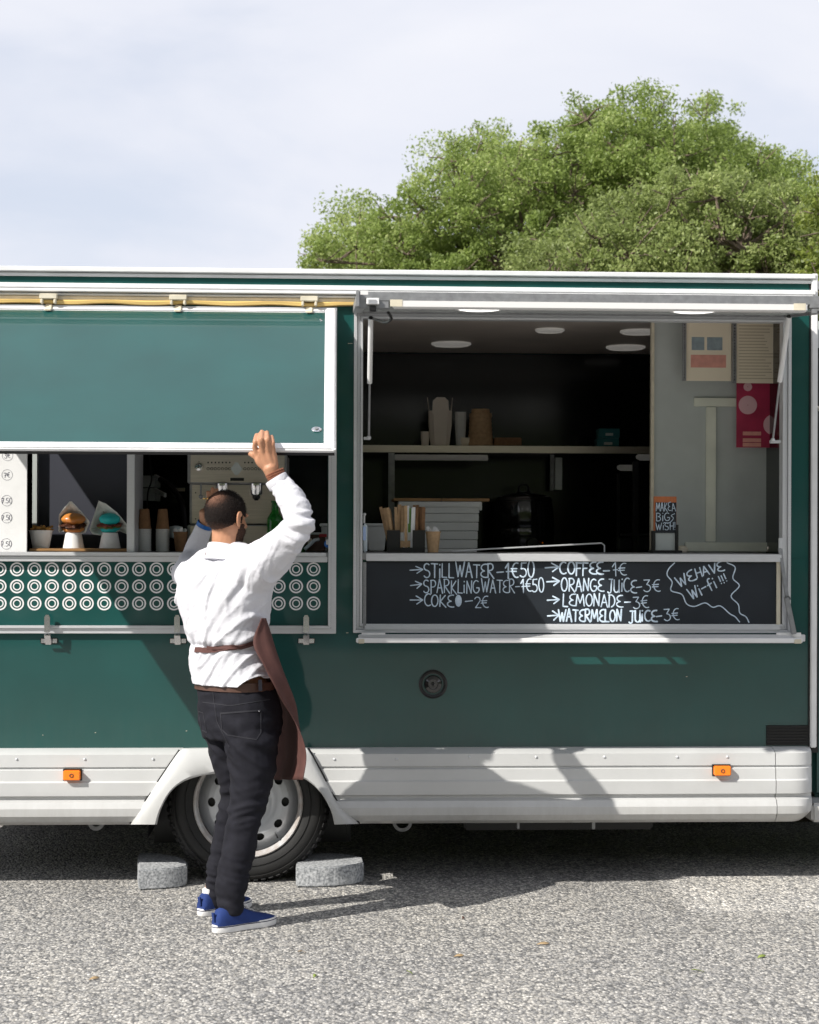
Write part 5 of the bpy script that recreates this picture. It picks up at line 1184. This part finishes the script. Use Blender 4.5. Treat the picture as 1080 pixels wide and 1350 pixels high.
def remesh(mb, name, vox, smooth_it=4, disp=None, cut=None, m=None, parent=None, origin=Vector(), sfac=.5):
    me = mb.mesh('tmp', None, smooth=False); o = bpy.data.objects.new('tmp', me); COL.objects.link(o)
    r = o.modifiers.new('r', 'REMESH'); r.mode = 'VOXEL'; r.voxel_size = vox; r.use_smooth_shade = True
    if smooth_it: s = o.modifiers.new('s', 'SMOOTH'); s.iterations = smooth_it; s.factor = sfac
    dg = bpy.context.evaluated_depsgraph_get(); ev = o.evaluated_get(dg); nm = bpy.data.meshes.new_from_object(ev); nm.name = name
    bpy.data.objects.remove(o); bpy.data.meshes.remove(me)
    nv = len(nm.vertices); co = np.empty(nv*3, np.float32); nm.vertices.foreach_get('co', co); co = co.reshape(-1, 3)
    no = np.empty(nv*3, np.float32); nm.vertices.foreach_get('normal', no); no = no.reshape(-1, 3)
    if disp:
        dd = np.array([disp(Vector(c), Vector(n)) for c, n in zip(co, no)], np.float32); co = co+no*dd[:, None]
        ne = len(nm.edges); ed = np.empty(ne*2, np.int32); nm.edges.foreach_get('vertices', ed); ed = ed.reshape(-1, 2)
        for _ in range(2):
            acc = np.zeros((nv, 3)); cn = np.zeros(nv); np.add.at(acc, ed[:, 0], co[ed[:, 1]]); np.add.at(acc, ed[:, 1], co[ed[:, 0]]); np.add.at(cn, ed[:, 0], 1); np.add.at(cn, ed[:, 1], 1)
            co = co*.5+(acc/np.maximum(cn, 1)[:, None])*.5
        nm.vertices.foreach_set('co', co.ravel().astype(np.float32)); nm.update()
    if cut:
        bm = bmesh.new(); bm.from_mesh(nm)
        for pc, pn in cut: bmesh.ops.bisect_plane(bm, geom=bm.verts[:]+bm.edges[:]+bm.faces[:], plane_co=pc, plane_no=pn, clear_outer=True)
        bm.to_mesh(nm); bm.free()
    bv = BVHTree.FromPolygons([v.co.copy() for v in nm.vertices], [tuple(p.vertices) for p in nm.polygons])
    nm.transform(Matrix.Translation(-origin)); nm.shade_smooth()
    ob = bpy.data.objects.new(name, nm); COL.objects.link(ob)
    if m: nm.materials.clear(); nm.materials.append(m)
    if parent: ob.parent = parent
    return ob, bv

heelR = G(285, 1230); toeR = G(352, 1218.5); heelL = G(266, 1208); toeL = heelL + (Ff*.98+Fs*-.05).normalized()*.27
dR = (toeR-heelR).normalized(); toeR = heelR+dR*.275
man = thing('person', 'man in white shirt, brown apron and blue shoes lifting the left hatch', 'person', (heelR+heelL)/2)
MO = Vector(man.location)
px2 = 1/341.0
# key joints
D0 = 6.66
hipC = W(316, 925, D0)
torso = [(298, 741, .150, .085), (297, 752, .195, .110), (295, 770, .205, .122), (294, 795, .196, .124), (297, 825, .170, .115), (300, 855, .148, .106), (304, 880, .152, .112), (311, 905, .162, .122), (316, 930, .172, .132), (318, 955, .172, .130)]
def torso_rings(grow, upto=None, frm=0, sel=None):
    r = []
    T = torso[frm:upto]
    pts = catmull([Vector((a, b_, 0)) for a, b_, c, d in T], 4); k = len(T)
    for i, q in enumerate(pts):
        u = i/4; j = min(int(u), k-2); w = u-j; a = T[j][2]*(1-w)+T[j+1][2]*w; b_ = T[j][3]*(1-w)+T[j+1][3]*w
        r.append(ering(W(q.x, q.y, D0), a+grow, b_+grow, p=2.25))
    return r
shR = W(338, 752, 6.53); elR = W(398, 693, 6.38); wrR = W(362, 629, 6.46)
shL = W(256, 757, 6.80); elL = W(250, 738, 7.03); wrL = W(271, 690, 6.98)
neckB = W(300, 738, 6.66); headC = W(297, 681, 6.63)
kR = [(332, 975, 36), (333, 1007, 31), (330, 1038, 26), (325.5, 1060, 23), (321, 1085, 21), (316, 1116, 21.5), (309, 1147, 20), (305, 1172, 18), (301.5, 1200, 16)]
kL = [(303, 975, 32), (310, 1007, 28), (313, 1038, 23), (311, 1060, 20), (304, 1085, 19), (298, 1116, 18.5), (291, 1147, 17), (287.5, 1172, 15.5), (285.5, 1192, 14)]
ankR = heelR+dR*.075; ankL = heelL+Ff*.07
def legpts(k, hipd, ankd, grow):
    p = []; r = []
    for i, (x, y, rp) in enumerate(k):
        d = hipd+(ankd-hipd)*(i/(len(k)-1))**1.2; p.append(W(x, y, d)); r.append(rp*px2*.97+grow)
    return p, r
dAnkR = (ankR-CAM).dot(F); dAnkL = (ankL-CAM).dot(F)
dHipR, dHipL = 6.60, 6.73
# ---- the body, one continuous surface
bd = MB()
bd.loft(torso_rings(-.012))
for kk, dh, da in ((kR, dHipR, dAnkR), (kL, dHipL, dAnkL)):
    p, r = legpts(kk, dh, da, -.012); r = [min(x, .075) for x in r]; e = (ankR if kk is kR else ankL); p[-1] = Vector((e.x, e.y, .12)); r[-1] = .036; p.append(Vector((e.x, e.y, .07))); r.append(.034)
    limb(bd, p, r, 16)
    fd = dR if kk is kR else Ff
    limb(bd, [Vector((e.x, e.y, .060)), Vector((e.x, e.y, .05))+fd*.05, Vector((e.x, e.y, .042))+fd*.085], [.026, .022, .014], 12)
limb(bd, [W(318, 752, 6.60), shR, shR.lerp(elR, .5), elR], [.055, .052, .040, .028], 16); limb(bd, [elR, elR.lerp(wrR, .45), wrR], [.028, .030, .025], 16)
limb(bd, [W(275, 755, 6.70), shL, shL.lerp(elL, .5), elL], [.06, .056, .046, .038], 16); limb(bd, [elL, elL.lerp(wrL, .45), wrL], [.038, .036, .025], 16)
# neck and head
limb(bd, [neckB-Uz*.02, W(299, 720, 6.655), W(299, 700, 6.65)], [.064, .058, .058], 20)
HA = math.radians(40); Hf = Vector((math.sin(HA), math.cos(HA), -.10)).normalized(); Hs = Vector((math.cos(HA), -math.sin(HA), 0)); Hu = Hs.cross(Hf).normalized()
if Hu.z < 0: Hu = -Hu
HR = Matrix((Hs, Hf, Hu)).transposed()
HC = W(298, 678, 6.64)
def hp(s, f, u): return HC+Hs*s+Hf*f+Hu*u
bd.ell(hp(0, -.004, .008), .0700, .083, .081, 28, 18, HR)             # skull
bd.ell(hp(0, .022, -.045), .062, .070, .074, 24, 14, HR)               # face
bd.ell(hp(0, .048, -.090), .040, .040, .028, 20, 12, HR)               # chin
bd.ell(hp(0, .030, -.078), .056, .050, .030, 20, 12, HR)               # jaw
bd.ell(hp(0, .075, .004), .050, .016, .014, 18, 10, HR)                # brow
limb(bd, [hp(0, .088, -.004), hp(0, .101, -.022), hp(0, .110, -.038)], [.008, .010, .013], 10)   # nose
bd.ell(hp(.012, .094, -.042), .009, .010, .008, 10, 7, HR); bd.ell(hp(-.012, .094, -.042), .009, .010, .008, 10, 7, HR)
bd.ell(hp(0, .088, -.062), .024, .010, .006, 14, 8, HR); bd.ell(hp(0, .086, -.071), .021, .010, .007, 14, 8, HR)   # lips
for sx in (1, -1):                                                     # ears
    e0 = hp(sx*.073, -.004, -.022); er = HR @ Matrix.Rotation(math.radians(18*sx), 3, 'Z')
    bd.ell(e0, .006, .016, .027, 14, 12, er)
    limb(bd, [hp(sx*.074, .010, -.004), hp(sx*.080, -.004, .007), hp(sx*.083, -.018, .0), hp(sx*.081, -.018, -.020), hp(sx*.076, -.006, -.041), hp(sx*.073, .004, -.045)], [.0045, .005, .0052, .005, .005, .0055], 8)
# right hand over the hatch frame
def finger(mb, a, mid, b_, r): limb(mb, [a, mid, b_], [r, r*.95, r*.8], 10)
eF = lambda s, t, x=0: HT(x, HL-s, t)       # a spot on the hatch, s from lower edge, t above the skin
xk = W(348, 590, 6.5).x
palm0 = wrR; 
kn = [W(335.5, 597, 6.452), W(344.0, 593.5, 6.440), W(352.8, 594, 6.440), W(360.8, 598, 6.450)]
md_ = [W(336.8, 583, 6.425), W(344.6, 580, 6.415), W(352.4, 580.5, 6.418), W(359.6, 585, 6.428)]
tipf = [W(338.6, 573.5, 6.49), W(345.4, 569, 6.49), W(352.0, 570, 6.49), W(358.2, 575.5, 6.485)]
for a, m_, b_, r in zip(kn, md_, tipf, (.0112, .0113, .0110, .0102)):
    finger(bd, a.lerp(palm0, .25), a.lerp(m_, .5), m_, r); finger(bd, m_, m_.lerp(b_, .5)+(CAM-m_).normalized()*.004, b_, r)
    limb(bd, [palm0, palm0.lerp(a, .5), a], [.019, .0175, .0125], 12)
limb(bd, [W(361, 628, 6.46), W(356, 616, 6.455)], [.027, .030], 14)
for qx in (342, 347, 352, 356): limb(bd, [W(358, 620, 6.46), W(qx+1, 608, 6.455), W(qx-.5, 599, 6.452)], [.022, .019, .016], 12)
limb(bd, [W(356, 617, 6.46), W(344, 606, 6.465), W(334, 599.5, 6.48), W(325, 595.5, 6.50)], [.019, .017, .0125, .009], 12)   # thumb
# left hand, half open, reaching up in front of the machine
wl = wrL
for i, (dx, dy) in enumerate(((-5, -44), (0, -49), (5, -47), (9.5, -41))):
    a = W(273+i*3.6, 668-1.5*(1.5-abs(i-1.5)), 6.97); t_ = W(272+dx+7+i*1.2, 690+dy+2, 6.96); m2 = a.lerp(t_, .5)+Uz*.003+Ff*.006
    limb(bd, [wl, wl.lerp(a, .6), a], [.019, .016, .011], 10); limb(bd, [a, m2, t_], [.0095, .009, .0075], 10)
limb(bd, [wl, W(271, 675, 6.965)], [.024, .027], 12)
limb(bd, [W(270, 680, 6.96), W(281, 672, 6.94), W(287, 662, 6.935)], [.014, .011, .0085], 10)
body, bvB = remesh(bd, 'body', .0034, 3, m=M['skin'], parent=man, origin=MO)
# eyes
for sx in (1, -1): MB().ell(hp(sx*.030, .058, -.012), .011, .011, .008, 12, 8, HR).build('eye', M['eye'], man)
# ---- hair: shell raised from the scalp + short strands
def hairshell():
    me = body.data; nv = len(me.vertices); V = [v.co+MO for v in me.vertices]; Nn = [v.normal.copy() for v in me.vertices]
    def loc(p): d = p-HC; return d.dot(Hs), d.dot(Hf), d.dot(Hu)
    def ishair(p):
        s, f_, u = loc(p)
        if abs(s) > .1 or abs(f_) > .13 or abs(u) > .13: return None
        hl = .045 if f_ > .055 else (-.005 if f_ > .025 else (-.034 if f_ > -.01 else -.034-(-.01-f_)*.85))
        n_ = .006*noise.noise(p*90)
        if abs(s) > .072 and -.036 < f_ < .020 and u < .022: return None       # ears stay bare
        if u > hl+n_: return 'hair'
        if -.115 < u < -.030+n_ and (f_ > .018 and f_ < .046 and abs(s) > .04): return 'beard'
        if -.125 < u < -.052+n_ and f_ > .01 and not (u > -.080 and f_ > .08 and abs(s) < .022): return 'beard'
        return None
    kind = [ishair(p) for p in V]
    for want, nm, off in (('hair', 'hair', .0040), ('beard', 'beard', .0024)):
        mp_ = {}; vs = []; fs = []; thin = []
        for pl in me.polygons:
            if all(kind[i] == want for i in pl.vertices):
                f_ = []
                for i in pl.vertices:
                    if i not in mp_:
                        mp_[i] = len(vs); s, ff, u = loc(V[i]); b_ = off*(1+.5*noise.noise(V[i]*260)); vs.append(V[i]+Nn[i]*b_)
                        dd = math.sqrt(((s-.002)/.046)**2+((ff+.064)/.046)**2+((u-.054)/.042)**2)
                        edge = max(0, (-.03-u)/.05) if ff < 0 else 0
                        thin.append(max(0, min(1, 1.25-dd))*.52+ (min(.5, edge*.6) if want == 'hair' else .22))
                    f_.append(mp_[i])
                fs.append(tuple(f_))
        mb = MB(); mb.v = [Vector(v) for v in vs]; mb.f = fs
        m2 = bpy.data.meshes.new(nm); m2.from_pydata([tuple(v-MO) for v in vs], [], fs); m2.shade_smooth()
        at = m2.attributes.new('thin', 'FLOAT', 'POINT'); at.data.foreach_set('value', thin); m2.materials.append(M['hair'])
        o = bpy.data.objects.new(nm, m2); COL.objects.link(o); o.parent = man; md = o.modifiers.new('thick', 'SOLIDIFY'); md.thickness = off*.9; md.offset = -1
        # strands
        sv = []; sf = []; rs = random.Random(4); cnt = 9000 if want == 'hair' else 2500; L_ = len(vs)
        if not L_: continue
        for _ in range(cnt):
            i = rs.randrange(L_)
            if rs.random() < thin[i]*.9: continue
            p = vs[i]+Vector((rs.uniform(-1, 1), rs.uniform(-1, 1), rs.uniform(-1, 1)))*.002
            nrm = (p-HC).normalized(); d = (nrm+Vector((rs.uniform(-.5, .5), rs.uniform(-.5, .5), rs.uniform(-.9, .2)))).normalized(); w_ = d.cross(Vector((rs.random(), rs.random(), rs.random()))).normalized()*.0004
            ln_ = rs.uniform(.004, .008) if want == 'hair' else rs.uniform(.002, .004); k0 = len(sv); sv += [p-w_-MO, p+w_-MO, p+d*ln_-MO]; sf.append((k0, k0+1, k0+2))
        m3 = bpy.data.meshes.new(nm+'_strands'); m3.from_pydata([tuple(v) for v in sv], [], sf); m3.materials.append(M['hairm'])
        o3 = bpy.data.objects.new(nm+'_strands', m3); COL.objects.link(o3); o3.parent = o; o3['kind'] = 'stuff'
hairshell()

# ---- shirt
def fold(p, scale, ax_, seed, sharp=2.0):
    q = Vector((p.dot(ax_[0])*scale[0], p.dot(ax_[1])*scale[1], p.dot(ax_[2])*scale[2]))+Vector((seed, seed*.7, seed*1.3))
    v = max(0, 1-abs(noise.noise(q))*sharp*1.7); return v*v*1.5-.35
sh = MB()
sh.loft(torso_rings(.012, 9))
# shoulder yoke
limb(sh, [W(258, 756, 6.78), W(278, 743, 6.70), W(299, 737, 6.66), W(322, 739, 6.60), W(340, 750, 6.55)], [.062, .062, .066, .066, .068], 20)
limb(sh, [W(330, 757, 6.56), shR.lerp(elR, .25), shR.lerp(elR, .6), elR], [.092, .084, .066, .047], 20)
limb(sh, [elR+Vector((0, 0, -.004)), W(389, 668, 6.41), W(377, 648, 6.44), W(368, 636, 6.455)], [.047, .052, .045, .040], 20)
limb(sh, [W(262, 764, 6.76), W(252, 757, 6.83), W(250, 748, 6.93), W(253, 737, 7.01)], [.078, .072, .056, .048], 18)
limb(sh, [W(253, 737, 7.01), W(259, 722, 7.01), W(267, 700, 6.985)], [.046, .043, .034], 16)
armv = (elR-shR).normalized(); uz = Uz
e1 = (Fs*.5+uz*.8-Ff*.1).normalized(); e2 = (Fs*.8-uz*.5).normalized(); e3 = Ff
def shdisp(p, n):
    z = p.z; d = 0
    tl = (p-W(300, 820, 6.5))
    # diagonal pulls running from the raised right shoulder down to the left hip
    w = fold(p, (4, 17, 5), (e1, e2, e3), 3.1, 2.2); d += .0085*w*min(1, max(0, (1.52-z)*6))
    w2 = fold(p, (7, 34, 9), (e1, e2, e3), 8.7, 2.2); d += .0026*w2
    # waist bunching above the tie
    zt_ = W(300, 852, 6.6).z
    g_ = math.exp(-((z-zt_-.035)/.045)**2); d += g_*(.004+.007*noise.noise(Vector((p.x*14, p.y*14, z*30))))
    g_ = math.exp(-((z-zt_)/.012)**2); d -= g_*.008
    if z < zt_: d += .001+ .008*noise.noise(Vector((p.x*20, p.y*20, z*5)))+.008*(zt_-z)/.15
    # elbow creases
    de = (p-elR).length; g_ = math.exp(-(de/.095)**2); ax2 = (wrR-elR).normalized()
    d += g_*.011*(1-abs(noise.noise(Vector((p.dot(armv)*22, p.dot(Ff)*6, p.dot(uz)*30+2))))*3)
    df = (p-W(376, 650, 6.44)).length; d += math.exp(-(df/.07)**2)*.008*(1-abs(noise.noise(Vector((p.x*12, p.y*12, p.z*45))))*3)
    da = (p-W(345, 770, 6.5)).length; d += math.exp(-(da/.09)**2)*.011*(1-abs(noise.noise(Vector((p.dot(e2)*30, p.dot(e1)*7, 5))))*3)
    return d
hemL = W(262, 908, 6.70); hemR = W(352, 876, 6.55); hv = (hemR-hemL); hv2 = Vector((.1, 1, 0)); hn = hv.cross(Vector((0.0, 1, 0.0))).normalized()
if hn.z > 0: hn = -hn
hemM = W(300, 905.5, 6.6)
shirt, bvS = remesh(sh, 'shirt', .0050, 4, shdisp, cut=[(W(300, 906, 6.5), Vector((0, 0, -1))), (W(324, 901, 6.5), (Vector((-.10, 0, -1))+Fs*1.15).normalized())], m=M['shirt'], parent=man, origin=MO, sfac=.5)
md = shirt.modifiers.new('thick', 'SOLIDIFY'); md.thickness = .0016; md.offset = 1
# collar and cuffs
def ribbon(bv, pts, w, off, name, m, parent=man, th=.002, dirv=None, wp=None):
    """band lying on a clothing surface: points given on the photo are dropped onto it"""
    L3 = []
    for i, (px, py) in enumerate(pts):
        h = bv.ray_cast(CAM, ray(px, py).normalized()) if len(pts[0]) == 2 else None
        if h[0] is None: continue
        L3.append((h[0], h[1] if h[1].dot(ray(px, py)) < 0 else -h[1]))
    if len(L3) < 2: return None
    mb = MB(); rings = []
    for i, (p, n) in enumerate(L3):
        a = L3[max(0, i-1)][0]; c = L3[min(len(L3)-1, i+1)][0]; d = (c-a).normalized(); s_ = d.cross(n).normalized(); ww = w if wp is None else w*wp[min(i, len(wp)-1)]
        rings.append([p+n*off-s_*ww/2, p+n*off+s_*ww/2, p+n*(off+th)+s_*ww/2, p+n*(off+th)-s_*ww/2])
    mb.loft(rings); return mb.build(name, m if not isinstance(m, str) else M[m], parent)
def line(p0, p1, n, bend=0): return [(p0[0]+(p1[0]-p0[0])*t, p0[1]+(p1[1]-p0[1])*t+bend*math.sin(math.pi*t)) for t in np.linspace(0, 1, n)]
# collar : standing band round the neck
cb = MB(); rings = []
for k in range(33):
    t = 2*math.pi*k/32
    c = W(298, 728, 6.66); r0 = .068; up = .018+.010*math.cos(t)*0
    q = c+Fs*r0*math.cos(t)+Ff*r0*1.02*math.sin(t); zt_ = .022-.016*math.sin(t)
    o_ = (q-c).normalized()
    rings.append([q+Uz*(-.034-.012*math.sin(t))+o_*.020, q+Uz*(-.016)+o_*.0125, q+Uz*(zt_)+o_*.002, q+Uz*(zt_+.003)-o_*.002, q+Uz*(-.03)-o_*.003])
cb.loft(rings, cap=False); cb.build('collar', M['shirt'], man, ang=80)
# cuff right
def cuff(c, ax_, r, h, nm='cuff'):
    a = ax_.cross(Uz).normalized(); b_ = a.cross(ax_).normalized(); rg = []
    for t_, k in ((-h/2, .98), (-h/2+.004, 1.04), (h/2-.004, 1.04), (h/2, 1.0), (h/2, .86), (-h/2, .86)):
        rg.append([c+ax_*t_+(a*math.cos(2*math.pi*i/24)+b_*math.sin(2*math.pi*i/24))*r*k*(1+.03*math.sin(3*2*math.pi*i/24)) for i in range(24)])
    MB().loft(rg, cap=False).build(nm, M['shirt'], man, ang=60)
axR = (wrR-elR).normalized(); cuff(W(367, 635, 6.455), (W(361, 625, 6.455)-W(373, 645, 6.455)).normalized(), .043, .036)
axL = (wrL-elL).normalized(); cuff(W(267.5, 699, 6.985), axL, .034, .03)
# bracelets and watch
bc = W(363.5, 625.5, 6.46); axb = (W(360, 618, 6.457)-W(367, 633, 6.457)).normalized(); a = axb.cross(Uz).normalized(); b_ = a.cross(axb).normalized()
br = MB()
for j, off in enumerate((-.008, 0, .008)):
    for k in range(26):
        t = 2*math.pi*(k+.3*j)/26; br.ell(bc+axb*off+(a*math.cos(t)+b_*math.sin(t))*(.0325+.001*j), .0042, .0042, .0042, 6, 4)
o = br.build('bracelet', M['bead'], man)
cL = W(269.5, 692.5, 6.98); a = axL.cross(Uz).normalized(); b_ = a.cross(axL).normalized()
br = MB(); br.loft([[cL+axL*t_+(a*math.cos(2*math.pi*i/20)+b_*math.sin(2*math.pi*i/20))*r for i in range(20)] for t_, r in ((-.010, .030), (-.010, .033), (.010, .033), (.010, .030))], cap=False); br.build('wrist_band', M['blue'], man)
q = W(271.5, 657.5, 6.955); br = MB(); br.loft([[q+Uz*t_+(Fs*math.cos(2*math.pi*i/14)+Ff*math.sin(2*math.pi*i/14))*r for i in range(14)] for t_, r in ((-.002, .0100), (-.002, .0115), (.002, .0115), (.002, .0100))], cap=False); br.build('ring', M['gold'], man)

# ---- trousers
tr = MB()
T2 = [(309, 899, .158, .118), (313, 915, .168, .128), (316, 932, .175, .136), (317, 952, .172, .138), (318, 972, .150, .128)]
tr.loft([ering(W(a, b_, D0), c, d, p=2.3) for a, b_, c, d in T2])
for kk, dh, da in ((kR, dHipR, dAnkR), (kL, dHipL, dAnkL)):
    p, r = legpts(kk, dh, da, .002); p = [W(kk[0][0]-3 if kk is kR else kk[0][0], 940, dh)]+p; r = [.086 if kk is kR else .084]+r; e = ankR if kk is kR else ankL
    p[-1] = p[-1].lerp(Vector((e.x, e.y, p[-1].z)), .5); limb(tr, p, r, 22)
zkR = W(325, 1066, 6.6).z; zan = .12
ang_ = [random.uniform(0, 6.28) for _ in range(8)]
def trdisp(p, n):
    z = p.z; d = 0
    side = p.dot(Fs)*1.0
    # stacked creases at the ankles, horizontal-ish rings with tilt
    g_ = max(0, 1-abs(z-.17)/.17); tilt = .5*p.dot(Fs)+.35*p.dot(Ff)
    d += g_*.0095*(1-3*abs(noise.noise(Vector((p.x*5, p.y*5, (z+tilt*.25)*34)))))
    g2 = math.exp(-((z-zkR)/.085)**2); d += g2*.0095*(1-3.2*abs(noise.noise(Vector((p.x*6+5, p.y*6, (z-tilt*.45)*27)))))
    g3 = math.exp(-((z-.66)/.12)**2); d += g3*.0085*(1-3*abs(noise.noise(Vector((p.x*4+9, p.y*4, (z+p.dot(Fs)*.75)*16)))))
    d += .0036*(1-2.6*abs(noise.noise(Vector((p.x*10+2, p.y*10, (z+tilt*.3)*22)))))
    # rear pockets and centre seam
    return d
trs, bvT = remesh(tr, 'trousers', .0062, 4, trdisp, m=M['jeans'], parent=man, origin=MO)
# seams, pockets
def pocket(pts, nm):
    pp = []
    for i in range(len(pts)): 
        a, c = pts[i], pts[(i+1) % len(pts)]
        pp += line(a, c, 7)[:-1]
    pp.append(pts[0]); return ribbon(bvT, pp, .0035, .0, nm, 'seam', trs, .0018)
pocket([(291, 940), (344, 936), (344, 966), (338, 975), (300, 969), (293, 962)], 'back_pocket')
ribbon(bvT, line((291, 941), (344, 937), 10), .0030, .0, 'pocket_stitch', 'seam', trs, .0022)
pocket([(262, 938), (268, 940), (273, 966), (266, 962)], 'back_pocket')
ribbon(bvT, line((281, 912), (286, 950), 8)+line((288, 955), (303, 985), 8), .003, 0, 'centre_seam', 'seam', trs, .0018)
ribbon(bvT, line((262, 925), (300, 930), 6)+line((306, 930), (356, 922), 8), .003, 0, 'yoke_seam', 'seam', trs, .0018)
h = bvT.ray_cast(CAM, ray(341.5, 937.5).normalized())
if h[0]: MB().ell(h[0], .0035, .0035, .0035, 8, 6).build('pocket_rivet', M['chrome'], trs)
# belt: ring round the waist
bt_ = MB(); rg = []
for t_, k in ((-.016, 0), (-.016, .004), (.016, .004), (.016, 0)):
    rg.append([])
cB = W(309.5, 902, D0)
for z_, gr_ in ((-.018, .004), (-.018, .009), (.016, .009), (.016, .002)): rg.append(ering(cB+Uz*z_+Fs*0, .160+gr_, .120+gr_, 40, p=2.3))
rg = [r for r in rg if r]; rg.append(rg[0])
bt_.loft(rg, cap=False); bt_.build('belt', M['leather'], man)
for px in (343, 318): 
    h = bvT.ray_cast(CAM, ray(px, 906).normalized()); 
    MB().bar(W(px, 896, 0.0+ (cB-CAM).dot(F)-.150 if px == 318 else (cB-CAM).dot(F)-.148), W(px+.5, 911, (cB-CAM).dot(F)-.150), .014, .004, up=F).build('belt_loop', M['jeans'], trs)

# ---- apron
rowsy = [815, 848, 880, 905, 928, 950, 975, 1000, 1028]
c0_ = [(345, 6.47), (334, 6.44), (349, 6.43), (362, 6.44), (374, 6.47), (388, 6.50), (398, 6.49), (403, 6.49), (398, 6.49)]
c1_ = [(351, 6.52), (361, 6.50), (372, 6.50), (382, 6.52), (390, 6.57), (393, 6.62), (394, 6.62), (393, 6.61), (386, 6.61)]
c2_ = [(346, 6.72), (352, 6.72), (360, 6.73), (368, 6.75), (375, 6.78), (379, 6.80), (379, 6.80), (377, 6.80), (370, 6.80)]
c3_ = [(322, 6.84), (330, 6.84), (338, 6.86), (344, 6.90), (348, 6.94), (350, 6.96), (350, 6.97), (349, 6.97), (346, 6.97)]
c4_ = [(290, 6.86), (285, 6.87), (285, 6.90), (288, 6.93), (292, 6.96), (296, 6.98), (298, 6.99), (298, 6.99), (296, 6.99)]
cols = []
for col in (c0_, c1_, c2_, c3_, c4_):
    cols.append(catmull([W(x, y, d) for (x, d), y in zip(col, rowsy)], 5))
ap = MB(); NR = len(cols[0]); grid = []
for i in range(NR):
    rowp = catmull([c[i] for c in cols], 8); grid.append(rowp)
NCc = len(grid[0])
for i in range(NR):
    for j in range(NCc):
        p = grid[i][j]; v = i/(NR-1); w = .008*v*math.sin(j*1.1+i*.05)+.004*noise.noise(Vector((j*.5, i*.18, 0)))
        ap.v.append(p+Vector((.7, -.7, 0))*w)
for i in range(NR-1):
    for j in range(NCc-1): ap.f.append((i*NCc+j, i*NCc+j+1, (i+1)*NCc+j+1, (i+1)*NCc+j))
apo = ap.build('apron', M['apron'], man, ang=180)
md = apo.modifiers.new('thick', 'SOLIDIFY'); md.thickness = .0022
ribbon(bvS, line((259, 857), (300, 854.5), 9, 1.5)+line((304, 853.5), (338, 845), 7, 1), .021, .005, 'apron_tie', 'apron', apo, .003)
ribbon(bvS, line((275, 853), (338, 846), 10, 5), .012, .008, 'apron_tie', 'apron', apo, .003)
ribbon(bvS, line((272, 730.5), (281, 729), 4), .012, .003, 'neck_strap', 'apron', apo, .003)

# ---- shoes
def shoe(heel, fd, nm='shoe', ln=.285, hd=False):
    sd = Vector((fd.y, -fd.x, 0))       # to the right
    o = heel-fd*.012
    def out_(k, z, sc=1.0):
        pts = []
        W_ = [(0.0, .012), (.02, .027), (.06, .034), (.12, .034), (.17, .041), (.21, .045), (.25, .036), (.275, .020), (.285, .006)]
        xs_ = np.array([w[0] for w in W_])*ln/.285; ws = [w[1]*sc for w in W_]
        up_ = [o+fd*float(x)+sd*w for x, w in zip(xs_, ws)]; dn = [o+fd*float(x)-sd*w for x, w in zip(xs_, ws)]
        c = o+fd*ln*.5
        loop = catmull(up_+dn[::-1], 3, closed=True)
        return [Vector((c.x+(p.x-c.x)*k, c.y+(p.y-c.y)*k, z)) for p in loop]
    s = MB(); s.loft([out_(.985, .002), out_(1.0, .006), out_(1.0, .028), out_(.985, .031)]); so_ = s.build('sole', M['shoew'], man)
    s = MB(); s.loft([out_(1.003, .0225), out_(1.005, .023), out_(1.005, .0255), out_(1.003, .026)]); s.build('sole_stripe', M['shoeb'], so_)
    # upper: cross sections along the foot
    rings = []
    secs = [(.006, .022, .060), (.02, .030, .088), (.045, .034, .096), (.075, .036, .098), (.105, .037, .092), (.135, .039, .080), (.165, .042, .066), (.20, .043, .054), (.235, .037, .046), (.262, .024, .038), (.278, .008, .031)]
    for x, w, h in secs:
        x *= ln/.285; c = o+fd*x; rg_ = []
        for k in range(14):
            t = math.pi*k/13; cx_ = math.cos(t); sx_ = max(0, math.sin(t)); rg_.append(c+sd*w*math.copysign(abs(cx_)**.7, cx_)+Uz*(.028+(h-.028)*sx_**.75))
        rings.append(rg_)
    s = MB(); s.loft(rings, close=False); up_ = s.build('shoe_upper', M['shoe'], man, ang=60)
    MB().bar(o+fd*.003+Uz*.045, o-fd*.002+Uz*.078, .014, .006, up=fd).build('heel_tab', M['shoe'], up_)
    for i in range(4):
        x = .125+i*.016; z = .088-i*.0075; c = o+fd*x+Uz*z; MB().tube([c-sd*.018, c+Uz*.004, c+sd*.018], .0022, 6).build('lace', M['shoew'], up_)
    a = o+fd*.12+Uz*.094; MB().tube(catmull([a, a+sd*.02+Uz*.006+fd*.01, a+sd*.03-Uz*.012+fd*.02], 4), .0016, 5).build('lace', M['shoew'], up_)
    c = o+fd*.07; rgx = [[c+(fd*math.cos(2*math.pi*i/18)*.036+sd*math.sin(2*math.pi*i/18)*.028)*k+Uz*z_-fd*(.012 if hd else 0) for i in range(18)] for z_, k in ((.07, 1), (.104, .95), (.105, .9))]
    MB().loft(rgx).build('sock', M['shoew'], man)
shoe(heelR, dR); shoe(heelL, Ff, hd=True)
